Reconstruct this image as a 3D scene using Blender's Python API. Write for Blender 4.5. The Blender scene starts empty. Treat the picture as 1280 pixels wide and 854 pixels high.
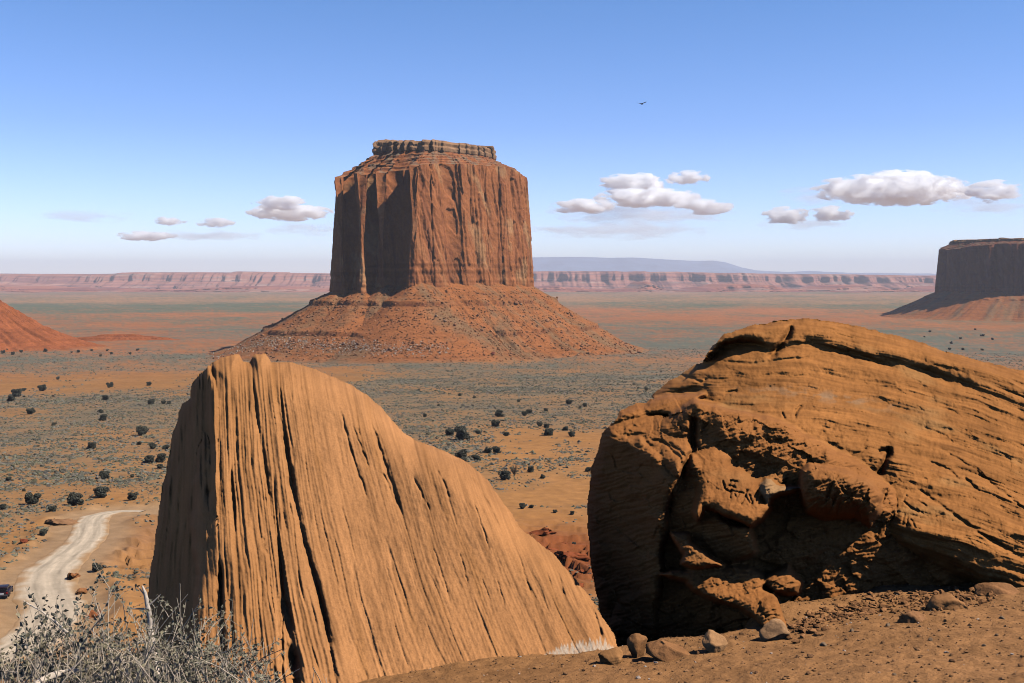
import bpy, bmesh, math, random
import numpy as np
from mathutils import Vector, Matrix

random.seed(7)
RNG = np.random.default_rng(7)
scene = bpy.context.scene
COL = scene.collection

# ------------------------------------------------------------------ camera
FPX, CX, CY, HY = 1372.0, 640.0, 427.0, 345.0          # focal length, centre and eye level in photo pixels
PITCH = math.atan((CY - HY) / FPX)
cam_d = bpy.data.cameras.new('camera')
cam_d.sensor_width = 36.0
cam_d.lens = 36.0 * FPX / 1280.0
cam_d.clip_start = 0.1
cam_d.clip_end = 300000.0
cam = bpy.data.objects.new('camera', cam_d)
COL.objects.link(cam)
cam.location = (0, 0, 0)
cam.rotation_euler = (math.pi / 2 - PITCH, 0, 0)
scene.camera = cam

# ------------------------------------------------------------------ light
SUN_EL = math.radians(50)
SUN_AZ = math.radians(16)            # turned from straight right (+x) towards the camera side (-y)
SUN = Vector((math.cos(SUN_EL) * math.cos(SUN_AZ), -math.cos(SUN_EL) * math.sin(SUN_AZ), math.sin(SUN_EL)))
world = bpy.data.worlds.new('World')
scene.world = world
world.use_nodes = True
wn = world.node_tree
bg = wn.nodes['Background']
sky = wn.nodes.new('ShaderNodeTexSky')
sky.sky_type = 'NISHITA'
sky.sun_disc = False
sky.sun_elevation = SUN_EL
sky.sun_rotation = math.atan2(SUN.x, SUN.y)
sky.altitude = 1700
sky.air_density = 1.0
sky.dust_density = 0.6
sky.ozone_density = 2.0
# sky tint: pale and bright towards the horizon, dimmed overhead to cut fill light
geo_w = wn.nodes.new('ShaderNodeTexCoord'); sep = wn.nodes.new('ShaderNodeSeparateXYZ'); ramp = wn.nodes.new('ShaderNodeValToRGB')
wn.links.new(geo_w.outputs['Generated'], sep.inputs[0]); wn.links.new(sep.outputs[2], ramp.inputs[0])
els = ramp.color_ramp.elements
els[0].position = 0.0; els[0].color = (1.9, 1.95, 2.4, 1)
els[1].position = 0.70; els[1].color = (0.16, 0.28, 0.60, 1)
for p_, c_ in ((0.06, (1.60, 1.72, 2.25, 1)), (0.13, (1.22, 1.45, 2.05, 1)), (0.25, (0.94, 1.36, 1.88, 1)), (0.40, (0.40, 0.62, 1.10, 1))):
    e = els.new(p_); e.color = c_
tint = wn.nodes.new('ShaderNodeMix'); tint.data_type = 'RGBA'; tint.blend_type = 'MULTIPLY'; tint.inputs[0].default_value = 1
wn.links.new(sky.outputs[0], tint.inputs[6]); wn.links.new(ramp.outputs[0], tint.inputs[7]); wn.links.new(tint.outputs[2], bg.inputs[0])
bg.inputs[1].default_value = 0.088

sun_d = bpy.data.lights.new('sun', 'SUN')
sun_d.energy = 5.0
sun_d.angle = math.radians(0.5)
sun_d.color = (1.0, 0.95, 0.87)
sun_o = bpy.data.objects.new('sun', sun_d)
COL.objects.link(sun_o)
sun_o.rotation_euler = SUN.to_track_quat('Z', 'Y').to_euler()

scene.view_settings.view_transform = 'Standard'
scene.view_settings.look = 'None'
scene.view_settings.exposure = 0.0
scene.view_settings.gamma = 1.0
scene.view_settings.use_curve_mapping = False
scene.render.engine = 'CYCLES'
scene.cycles.diffuse_bounces = 0
scene.cycles.volume_bounces = 48
scene.cycles.max_bounces = 48
scene.cycles.transparent_max_bounces = 12
scene.cycles.use_denoising = True
scene.cycles.filter_width = 1.0

# ------------------------------------------------------------------ helpers
def ray_dir(px, py):
    px = np.asarray(px, float); py = np.asarray(py, float)
    u = (px - CX) / FPX; v = -(py - CY) / FPX
    c, s = math.cos(PITCH), math.sin(PITCH)
    return u, c + v * s, -s + v * c

def at(px, py, Y):
    """world point on the sight line of photo pixel (px, py) at distance Y ahead"""
    a, b, c = ray_dir(px, py)
    t = np.asarray(Y, float) / b
    return a * t, b * t, c * t

def smooth(e0, e1, x):
    t = np.clip((x - e0) / (e1 - e0), 0, 1)
    return t * t * (3 - 2 * t)

def _h(ix, iy, iz, seed):
    n = (ix.astype(np.int64) * 374761393 + iy.astype(np.int64) * 668265263 + iz.astype(np.int64) * 2147483647 + seed * 1274126177) & 0xFFFFFFFF
    n = ((n ^ (n >> 13)) * 1274126177) & 0xFFFFFFFF
    n = ((n ^ (n >> 16)) * 2246822519) & 0xFFFFFFFF
    n = n ^ (n >> 15)
    return n.astype(np.float64) / 4294967295.0

def noise2(x, y, seed=0):
    x, y = np.broadcast_arrays(np.asarray(x, float), np.asarray(y, float))
    ix = np.floor(x); iy = np.floor(y)
    fx = x - ix; fy = y - iy
    ix = ix.astype(np.int64); iy = iy.astype(np.int64)
    ux = fx * fx * fx * (fx * (fx * 6 - 15) + 10); uy = fy * fy * fy * (fy * (fy * 6 - 15) + 10)
    z = np.zeros_like(ix)
    def g(a, b, dx, dy):
        ang = _h(a, b, z, seed) * (2 * math.pi)
        return np.cos(ang) * dx + np.sin(ang) * dy
    a = g(ix, iy, fx, fy); b = g(ix + 1, iy, fx - 1, fy)
    c = g(ix, iy + 1, fx, fy - 1); d = g(ix + 1, iy + 1, fx - 1, fy - 1)
    return ((a + (b - a) * ux) * (1 - uy) + (c + (d - c) * ux) * uy) * 1.5

def fbm(x, y, octv=4, seed=0, gain=0.5, lac=2.03):
    r = 0; a = 1.0; t = 0
    x = np.asarray(x, float); y = np.asarray(y, float)
    for i in range(octv):
        r = r + a * noise2(x, y, seed + i * 17); t += a
        a *= gain; x = x * lac + 13.7; y = y * lac - 7.3
    return r / t

def ridged(x, y, octv=4, seed=0, gain=0.5):
    r = 0; a = 1.0; t = 0
    x = np.asarray(x, float); y = np.asarray(y, float)
    for i in range(octv):
        r = r + a * (1 - np.abs(noise2(x, y, seed + i * 17)) * 1.6); t += a
        a *= gain; x = x * 2.07 + 5.1; y = y * 2.07 + 9.2
    return r / t

def noise3(p, seed=0):
    """cheap 3-D variation: three crossed 2-D noises"""
    return (noise2(p[..., 0], p[..., 1], seed) + noise2(p[..., 1] + 31.7, p[..., 2], seed + 5) + noise2(p[..., 2] - 11.3, p[..., 0], seed + 9)) / 1.8

def mesh_obj(name, V, F, mat=None, parent=None, col=None, smooth_shade=True, attrs=None):
    """V (n,3), F (m,3|4) int array or list of arrays -> one linked mesh object"""
    V = np.asarray(V, np.float32)
    Fs = F if isinstance(F, list) else [F]
    Fs = [np.asarray(f, np.int32) for f in Fs if len(f)]
    me = bpy.data.meshes.new(name)
    me.vertices.add(len(V)); me.vertices.foreach_set('co', V.ravel())
    loops = np.concatenate([f.ravel() for f in Fs])
    totals = np.concatenate([np.full(len(f), f.shape[1], np.int32) for f in Fs])
    starts = np.concatenate([[0], np.cumsum(totals)[:-1]]).astype(np.int32)
    me.loops.add(len(loops)); me.loops.foreach_set('vertex_index', loops)
    me.polygons.add(len(totals)); me.polygons.foreach_set('loop_start', starts)
    me.polygons.foreach_set('loop_total', totals)
    me.polygons.foreach_set('use_smooth', np.full(len(totals), smooth_shade, bool))
    if col is not None:
        c = np.ones((len(V), 4), np.float32); c[:, :3] = np.clip(np.asarray(col) * 0.84, 0, 1)
        a = me.color_attributes.new('Col', 'FLOAT_COLOR', 'POINT')
        a.data.foreach_set('color', c.ravel())
    me.update(calc_edges=True)
    me.validate()
    o = bpy.data.objects.new(name, me); COL.objects.link(o)
    if mat: me.materials.append(mat)
    if parent: o.parent = parent
    return o

def grid_faces(nr, nc, wrap=False):
    i = np.arange(nr - 1)[:, None]; j = np.arange(nc if wrap else nc - 1)[None, :]
    j2 = (j + 1) % nc
    a = i * nc + j; b = i * nc + j2; c = (i + 1) * nc + j2; d = (i + 1) * nc + j
    return np.stack([a, b, c, d], -1).reshape(-1, 4)

def empty(name, loc=(0, 0, 0), rz=0.0):
    o = bpy.data.objects.new(name, None); COL.objects.link(o)
    o.location = loc; o.rotation_euler = (0, 0, rz); o.empty_display_size = 0.3
    return o

def tag(o, label=None, cat=None, group=None, kind=None):
    if label: o['label'] = label
    if cat: o['category'] = cat
    if group: o['group'] = group
    if kind: o['kind'] = kind
    return o

def copy_tree(o, parent=None):
    c = o.copy(); COL.objects.link(c)
    if parent: c.parent = parent
    for ch in list(o.children): copy_tree(ch, c)
    return c

def lin(r, g, b):
    f = lambda v: (v / 255 / 12.92) if v / 255 <= 0.04045 else ((v / 255 + 0.055) / 1.055) ** 2.4
    return (f(r), f(g), f(b))

# ------------------------------------------------------------------ materials
def new_mat(name):
    m = bpy.data.materials.new(name); m.use_nodes = True
    nt = m.node_tree
    return m, nt, nt.nodes['Principled BSDF']

def plain_mat(name, c, rough=0.8, metal=0.0, spec=0.3):
    m, nt, p = new_mat(name)
    p.inputs['Base Color'].default_value = (*c, 1); p.inputs['Roughness'].default_value = rough
    p.inputs['Metallic'].default_value = metal
    p.inputs['Specular IOR Level'].default_value = spec
    n = nt.nodes.new('ShaderNodeTexNoise'); n.inputs['Scale'].default_value = 40
    mx = nt.nodes.new('ShaderNodeMix'); mx.data_type = 'RGBA'
    mx.inputs[6].default_value = (*[v * 0.8 for v in c], 1); mx.inputs[7].default_value = (*[min(1, v * 1.15) for v in c], 1)
    nt.links.new(n.outputs[0], mx.inputs[0]); nt.links.new(mx.outputs[2], p.inputs['Base Color'])
    return m

def attr_mat(name, layers, bumps=(), rough=0.92, spec=0.12, stretch=None):
    """vertex colour 'Col' times noise layers [(scale, low, high, detail)], bump [(scale, distance, detail)]"""
    m, nt, p = new_mat(name)
    N, L = nt.nodes, nt.links
    at_ = N.new('ShaderNodeVertexColor'); at_.layer_name = 'Col'
    tc = N.new('ShaderNodeTexCoord')
    src = tc.outputs['Object']
    if stretch:
        mp = N.new('ShaderNodeMapping'); mp.inputs['Scale'].default_value = stretch
        L.new(src, mp.inputs[0]); src = mp.outputs[0]
    cur = at_.outputs[0]
    for sc, lo, hi, det in layers:
        n = N.new('ShaderNodeTexNoise'); n.inputs['Scale'].default_value = sc; n.inputs['Detail'].default_value = det
        n.inputs['Roughness'].default_value = 0.65
        L.new(src, n.inputs['Vector'])
        mr = N.new('ShaderNodeMapRange'); mr.inputs[1].default_value = 0.3; mr.inputs[2].default_value = 0.7
        mr.inputs[3].default_value = lo; mr.inputs[4].default_value = hi
        L.new(n.outputs[0], mr.inputs[0])
        mu = N.new('ShaderNodeMix'); mu.data_type = 'RGBA'; mu.blend_type = 'MULTIPLY'; mu.inputs[0].default_value = 1
        L.new(cur, mu.inputs[6]); L.new(mr.outputs[0], mu.inputs[7])
        cur = mu.outputs[2]
    L.new(cur, p.inputs['Base Color'])
    nrm = None
    for sc, dist, det in bumps:
        n = N.new('ShaderNodeTexNoise'); n.inputs['Scale'].default_value = sc; n.inputs['Detail'].default_value = det
        n.inputs['Roughness'].default_value = 0.6
        L.new(src, n.inputs['Vector'])
        b = N.new('ShaderNodeBump'); b.inputs['Strength'].default_value = 1.0; b.inputs['Distance'].default_value = dist
        L.new(n.outputs[0], b.inputs['Height'])
        if nrm is not None: L.new(nrm, b.inputs['Normal'])
        nrm = b.outputs[0]
    if nrm is not None: L.new(nrm, p.inputs['Normal'])
    p.inputs['Roughness'].default_value = rough
    p.inputs['Specular IOR Level'].default_value = spec
    return m

M_ground = attr_mat('desert_soil', [(9.0, 0.8, 1.15, 5), (0.35, 0.85, 1.12, 5), (0.02, 0.9, 1.08, 4)], [(40.0, 0.012, 6), (6.0, 0.03, 4)])
M_rock = attr_mat('sandstone', [(1.4, 0.84, 1.12, 6), (60.0, 0.86, 1.12, 4)], [(60.0, 0.0025, 5), (9.0, 0.005, 5)])
M_cliff = attr_mat('butte_cliff_rock', [(0.035, 0.8, 1.15, 8), (0.3, 0.85, 1.12, 5)], [(0.25, 0.8, 6)])
M_talus = attr_mat('talus_earth', [(0.05, 0.85, 1.12, 6), (0.4, 0.78, 1.18, 5)], [(0.3, 0.9, 6)])
M_stone = attr_mat('loose_stone', [(6.0, 0.8, 1.15, 5), (40.0, 0.85, 1.12, 4)], [(25.0, 0.01, 5)])
M_far = attr_mat('far_rock', [(0.004, 0.85, 1.12, 6)], [(0.01, 8.0, 6)])
M_road = attr_mat('dusty_road', [(0.25, 0.9, 1.06, 6), (2.5, 0.92, 1.06, 5)], [(1.2, 0.03, 5)])
M_sage = attr_mat('sagebrush_leaf', [(3.0, 0.75, 1.2, 3)], [])
M_leaf = attr_mat('shrub_leaf', [(30.0, 0.75, 1.2, 3)], [], rough=0.75)
M_bark = attr_mat('pale_bark', [(30.0, 0.7, 1.15, 5)], [(80.0, 0.002, 4)])

# ------------------------------------------------------------------ ground shape
HT = np.array([(1, 41), (60, 42.5), (125, 46), (165, 47.2), (230, 50), (350, 56), (700, 76), (1000, 90), (1300, 101), (1550, 106), (2500, 118),
               (3200, 123), (6000, 136), (12000, 150), (20000, 168), (40000, 205), (60000, 240)], float)

def plain_z(r):
    return -np.interp(np.log(np.maximum(r, 1)), np.log(HT[:, 0]), HT[:, 1])

def ground_smooth(x, y):
    x = np.asarray(x, float); y = np.asarray(y, float)
    r = np.hypot(x, y)
    pl = plain_z(r)
    yy = np.maximum(y, -8)
    hl = -1.75 + 0.124 * 12 * np.tanh(x / 12) - 0.161 * yy - 0.30 * np.logaddexp(0, (yy - 14) / 1.5) * 1.5
    # the ground breaks away behind the row of stones, between the two big rocks
    hl = hl - 1.9 * smooth(9.15, 10.1, yy + 0.25 * noise2(x * 2, y * 2, 3)) * smooth(-0.2, 0.5, x) * (1 - smooth(1.5, 2.3, x)) * (1 - smooth(16, 30, yy))
    k = 3.0
    return np.where(r < 60, hl, np.logaddexp(hl / k, pl / k) * k)

ROADC = [(178, 640, 12, 4), (150, 640, 14, 5), (122, 645, 20, 7), (114, 655, 19, 10), (111, 668, 20, 10), (98, 684, 22, 10), (78, 700, 28, 10), (60, 718, 35, 10),
         (60, 742, 37, 10), (68, 766, 40, 10), (54, 788, 42, 10), (20, 812, 44, 10), (-40, 836, 46, 10)]

def ground_hit(px, py):
    """where the sight line of a photo pixel meets the smooth ground (march)"""
    a, b, c = ray_dir(px, py)
    a, b, c = float(a), float(b), float(c)
    ts = 60.0 * 1.004 ** np.arange(1800)
    under = c * ts < ground_smooth(a * ts, b * ts)
    k = int(np.argmax(under)) if under.any() else len(ts) - 1
    ts = np.linspace(ts[max(k - 1, 0)], ts[k], 200)
    under = c * ts < ground_smooth(a * ts, b * ts)
    t = float(ts[int(np.argmax(under))]) if under.any() else float(ts[-1])
    return a * t, b * t

ROADP = np.array([ground_hit(p[0], p[1]) for p in ROADC])
_t = np.arange(len(ROADP)); _tt = np.linspace(0, len(ROADP) - 1, 160)
def _cat(P, tt):
    out = []
    for t in tt:
        i = min(int(t), len(P) - 2); f = t - i
        p0, p1, p2, p3 = P[max(i - 1, 0)], P[i], P[i + 1], P[min(i + 2, len(P) - 1)]
        out.append(0.5 * ((2 * p1) + (-p0 + p2) * f + (2 * p0 - 5 * p1 + 4 * p2 - p3) * f * f + (-p0 + 3 * p1 - 3 * p2 + p3) * f ** 3))
    return np.array(out)
ROADL = _cat(ROADP, _tt)

def road_dist(x, y):
    d = np.full(np.shape(x), 1e9)
    m = (np.hypot(x, y) > 90) & (np.hypot(x, y) < 300) & (x < 20)
    if m.any():
        xs, ys = x[m], y[m]
        dd = np.full(xs.shape, 1e9)
        for p in ROADL: dd = np.minimum(dd, (xs - p[0]) ** 2 + (ys - p[1]) ** 2)
        d[m] = np.sqrt(dd)
    return d

def ground_z(x, y, with_road=True):
    x = np.asarray(x, float); y = np.asarray(y, float)
    z = ground_smooth(x, y)
    r = np.hypot(x, y)
    far = smooth(100, 180, r)
    und = 1.1 * fbm(x / 60, y / 60, 4, 11) + 0.35 * fbm(x / 9, y / 9, 3, 19)
    big = 7 * fbm(x / 420, y / 420, 4, 23) * smooth(450, 1200, r)
    # eroded ledges below the gap between the rocks and beside the road
    gl = np.exp(-(((x - 9) / 9) ** 2 + ((y - 192) / 22) ** 2)) + 0.55 * np.exp(-(((x + 66) / 10) ** 2 + ((y - 190) / 22) ** 2)) + 0.5 * np.exp(-(((x + 84) / 8) ** 2 + ((y - 205) / 14) ** 2))
    tr = y / 7.5 + 0.25 * x / 7.5 + 1.3 * fbm(x / 9 + 40, y / 14, 4, 31)
    fr = tr - np.floor(tr)
    st = smooth(0.86, 0.96, fr) - fr + 0.35 * fbm(x / 2.5, y / 2.5, 3, 33)
    dz = far * und + big + np.minimum(gl * 1.3, 1) * st * 1.9
    if with_road:
        rd = road_dist(x, y)
        w = smooth(5.0, 10.0, rd)
        berm = 0.9 * np.exp(-((rd - 9.0) / 2.2) ** 2) * smooth(-0.3, 0.4, noise2(x / 8, y / 8, 77))
        dz = dz * w + berm
    near = 1 - smooth(25, 60, r)
    dz = dz + near * (0.05 * fbm(x * 1.1, y * 1.1, 3, 41) + 0.02 * fbm(x * 7, y * 7, 4, 43, 0.6))
    # soil heap under the overhang of the right rock
    dz = dz + 0.07 * np.exp(-(((x - 3.35) / 0.75) ** 2 + ((y - 10.15) / 0.5) ** 2)) * near + 0.10 * np.exp(-(((x - 2.4) / 0.35) ** 2 + ((y - 9.6) / 0.4) ** 2)) * near
    return z + dz

def gz(x, y):
    return float(ground_z(np.array([float(x)]), np.array([float(y)]))[0])

SOIL_OR = np.array((0.51, 0.238, 0.076)); SOIL_RED = np.array((0.45, 0.175, 0.065)); SOIL_BUFF = np.array((0.46, 0.25, 0.12))
SOIL_NEAR = np.array((0.47, 0.225, 0.085)); VEG = np.array((0.185, 0.18, 0.125)); VEG_G = np.array((0.165, 0.175, 0.10)); PURP = np.array((0.42, 0.23, 0.15))

def veg_cover(x, y):
    r = np.hypot(x, y); ang = np.degrees(np.arctan2(x, y)); lr = np.log(np.maximum(r, 1))
    n = fbm(ang / 5.5, lr * 7, 4, 51)
    n2 = fbm(ang / 2.2 + 9, lr * 22, 3, 57)
    base = np.interp(lr, np.log([100, 160, 230, 300, 420, 560, 680, 800, 950, 1150, 1350, 1500, 1800, 2500, 2900, 4000, 4600, 5400, 6200, 8000, 40000]),
                     [0.12, 0.16, 0.3, 0.45, 0.55, 0.72, 0.72, 0.66, 0.72, 0.5, 0.45, 0.72, 0.85, 0.75, 0.2, 0.1, 0.55, 0.7, 0.2, 0.3, 0.1])
    left = smooth(-4, -12, ang)
    base = base + left * np.interp(lr, np.log([100, 700, 820, 900, 1100, 1230, 1320, 1480, 1600, 2200, 2600, 3000, 4200, 5000, 6000]), [0, 0, -0.15, -0.7, -0.6, 0, 0.2, 0.2, -0.5, -0.35, -0.1, 0.15, 0.4, 0.4, 0])
    mid = smooth(-2, 0.5, ang) * (1 - smooth(6, 9, ang))
    base = base - mid * np.interp(lr, np.log([180, 230, 330, 380, 420, 480, 540]), [0.2, 0.5, 0.25, 0.6, 0.65, 0.2, 0])
    n3 = fbm(ang * 1.1, lr * 70, 3, 59)
    n4 = fbm(ang * 5, lr * 40, 4, 69)
    return np.clip(base + 0.75 * n + 0.4 * n2 + (0.35 * n3 + 0.8 * n4) * smooth(600, 1500, r), 0, 1)

def ground_color(x, y):
    r = np.hypot(x, y); lr = np.log(np.maximum(r, 1)); ang = np.degrees(np.arctan2(x, y))
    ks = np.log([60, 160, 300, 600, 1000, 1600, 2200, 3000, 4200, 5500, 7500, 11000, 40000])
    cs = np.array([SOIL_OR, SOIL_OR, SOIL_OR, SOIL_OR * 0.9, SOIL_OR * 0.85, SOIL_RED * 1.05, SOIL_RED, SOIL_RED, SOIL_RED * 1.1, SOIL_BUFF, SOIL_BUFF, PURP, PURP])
    soil = np.stack([np.interp(lr, ks, cs[:, i]) for i in range(3)], -1)
    v = veg_cover(x, y)
    # near and middle distance: most of the scrub is real geometry, the sheet shows litter and shade-free low growth
    vv = v * np.interp(lr, np.log([100, 300, 700, 1000]), [0.35, 0.55, 0.8, 1.0])
    veg = VEG + (VEG_G - VEG) * smooth(1500, 4000, r)[..., None]
    c = soil + (veg - soil) * vv[..., None]
    g = np.exp(-(((x - 9) / 11) ** 2 + ((y - 190) / 24) ** 2))
    c = c + (np.array((0.34, 0.105, 0.035)) - c) * np.clip(g * 1.5, 0, 1)[..., None]
    # the broad bare sandy lot right of the road
    lot = np.exp(-(((x + 70) / 13) ** 2 + ((y - 205) / 26) ** 2)) * 0.8
    c = c + (np.array((0.45, 0.21, 0.085)) - c) * np.clip(lot, 0, 1)[..., None]
    rd = road_dist(x, y)
    c = c + (np.array((0.5, 0.32, 0.17)) - c) * ((1 - smooth(5, 11, rd)) * 0.75)[..., None]
    near = 1 - smooth(16, 60, r)
    c = c + (SOIL_NEAR * (1 + near * (0.22 * fbm(x / 0.5, y / 0.3, 4, 65) + 0.18 * fbm(x / 0.09, y / 0.09, 3, 66)))[..., None] - c) * near[..., None]
    c = c * (1 + 0.16 * fbm(x / 3.1, y / 3.1, 4, 61) * np.ones_like(r))[..., None]
    c = c * (1 + 0.22 * fbm(ang * 1.3, lr * 80, 4, 63))[..., None]
    return c

# one sheet from under the camera out to the horizon, fine where the picture looks
rs = [0.8]
while rs[-1] < 40000:
    r = rs[-1]
    rs.append(r * (1.0065 if r < 1200 else 1.011) + (0.05 if r < 4 else 0))
rs = np.array(rs)
an = np.concatenate([np.arange(-180, -34, 6.0), np.arange(-34, -27, 0.6), np.arange(-27, 27.01, 0.115), np.arange(27.6, 34, 0.6), np.arange(34, 180, 6.0)])
RR, AA = np.meshgrid(rs, np.radians(an), indexing='ij')
GX = RR * np.sin(AA); GY = RR * np.cos(AA)
GZ = ground_z(GX, GY)
gv = np.stack([GX, GY, GZ], -1).reshape(-1, 3)
gc = ground_color(GX, GY).reshape(-1, 3)
gf = grid_faces(len(rs), len(an), True)[:, ::-1]
cv = np.array([[0, 0, gz(0, 0)]]); n0 = len(gv)
j = np.arange(len(an)); fan = np.stack([np.full(len(an), n0), (j + 1) % len(an), j], -1)
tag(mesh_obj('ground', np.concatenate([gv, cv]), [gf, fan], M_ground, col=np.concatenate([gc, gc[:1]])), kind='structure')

# the dirt road
hw = np.interp(_tt, _t, [p[2] for p in ROADC])
Yr = ROADL[:, 1]
half = hw / FPX * np.hypot(ROADL[:, 0], Yr) * np.interp(_tt, _t, [0.7, 0.8, 0.9, 1.1, 1.15, 1.1, 1.05, 1.0, 1.0, 1.0, 0.95, 0.9, 0.9]) * 1.0
tan = np.gradient(ROADL, axis=0); tan /= np.linalg.norm(tan, axis=1)[:, None]
nor = np.stack([-tan[:, 1], tan[:, 0]], -1)
ss = np.linspace(-1, 1, 41)
wob = 1 + 0.16 * fbm(_tt[:, None] * 1.9, np.sign(ss)[None, :] * 3.0, 4, 5)
RX = ROADL[:, 0][:, None] + nor[:, 0][:, None] * (half[:, None] * ss[None, :] * wob)
RY = ROADL[:, 1][:, None] + nor[:, 1][:, None] * (half[:, None] * ss[None, :] * wob)
RZ = ground_z(RX, RY) + 0.16 * (1 - np.abs(ss) ** 6)[None, :] - 0.10 * (np.abs(ss) > 0.99)[None, :]
rut = 0.5 + 0.5 * np.cos(ss * 9)[None, :] * np.ones_like(RX)
rc = np.array((0.74, 0.58, 0.40))[None, None, :] * (0.86 + 0.16 * rut[..., None] + 0.35 * fbm(_tt[:, None] * 1.6, ss[None, :] * 7, 5, 8)[..., None] + 0.12 * fbm(RX / 1.5, RY / 1.5, 4, 18)[..., None] - 0.09 * np.exp(-((np.abs(ss) - 0.34) / 0.09) ** 2)[None, :, None])
edge = smooth(0.55, 1.0, np.abs(ss)[None, :] + 0.45 * fbm(RX / 4, RY / 4, 4, 9))[..., None]
rc = rc + (np.array((0.5, 0.29, 0.135)) - rc) * edge
tag(mesh_obj('dirt_road', np.stack([RX, RY, RZ], -1).reshape(-1, 3), grid_faces(len(_tt), len(ss)), M_road, col=rc.reshape(-1, 3)), kind='structure')


# ------------------------------------------------------------------ buttes
def resample(P, n):
    P = np.asarray(P, float); Q = np.vstack([P, P[:1]])
    L = np.concatenate([[0], np.cumsum(np.linalg.norm(np.diff(Q, axis=0), axis=1))])
    s = np.linspace(0, L[-1], n, endpoint=False)
    return np.stack([np.interp(s, L, Q[:, 0]), np.interp(s, L, Q[:, 1])], -1), s, L[-1]

def smooth_loop(A, k, it=1):
    for _ in range(it):
        A = sum(np.roll(A, i, axis=0) for i in range(-k, k + 1)) / (2 * k + 1)
    return A

def loop_normals(P):
    t = np.roll(P, -1, axis=0) - np.roll(P, 1, axis=0)
    t /= np.linalg.norm(t, axis=1)[:, None] + 1e-9
    n = np.stack([t[:, 1], -t[:, 0]], -1)
    c = P.mean(0)
    if ((P - c) * n).sum() < 0: n = -n
    return n

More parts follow.
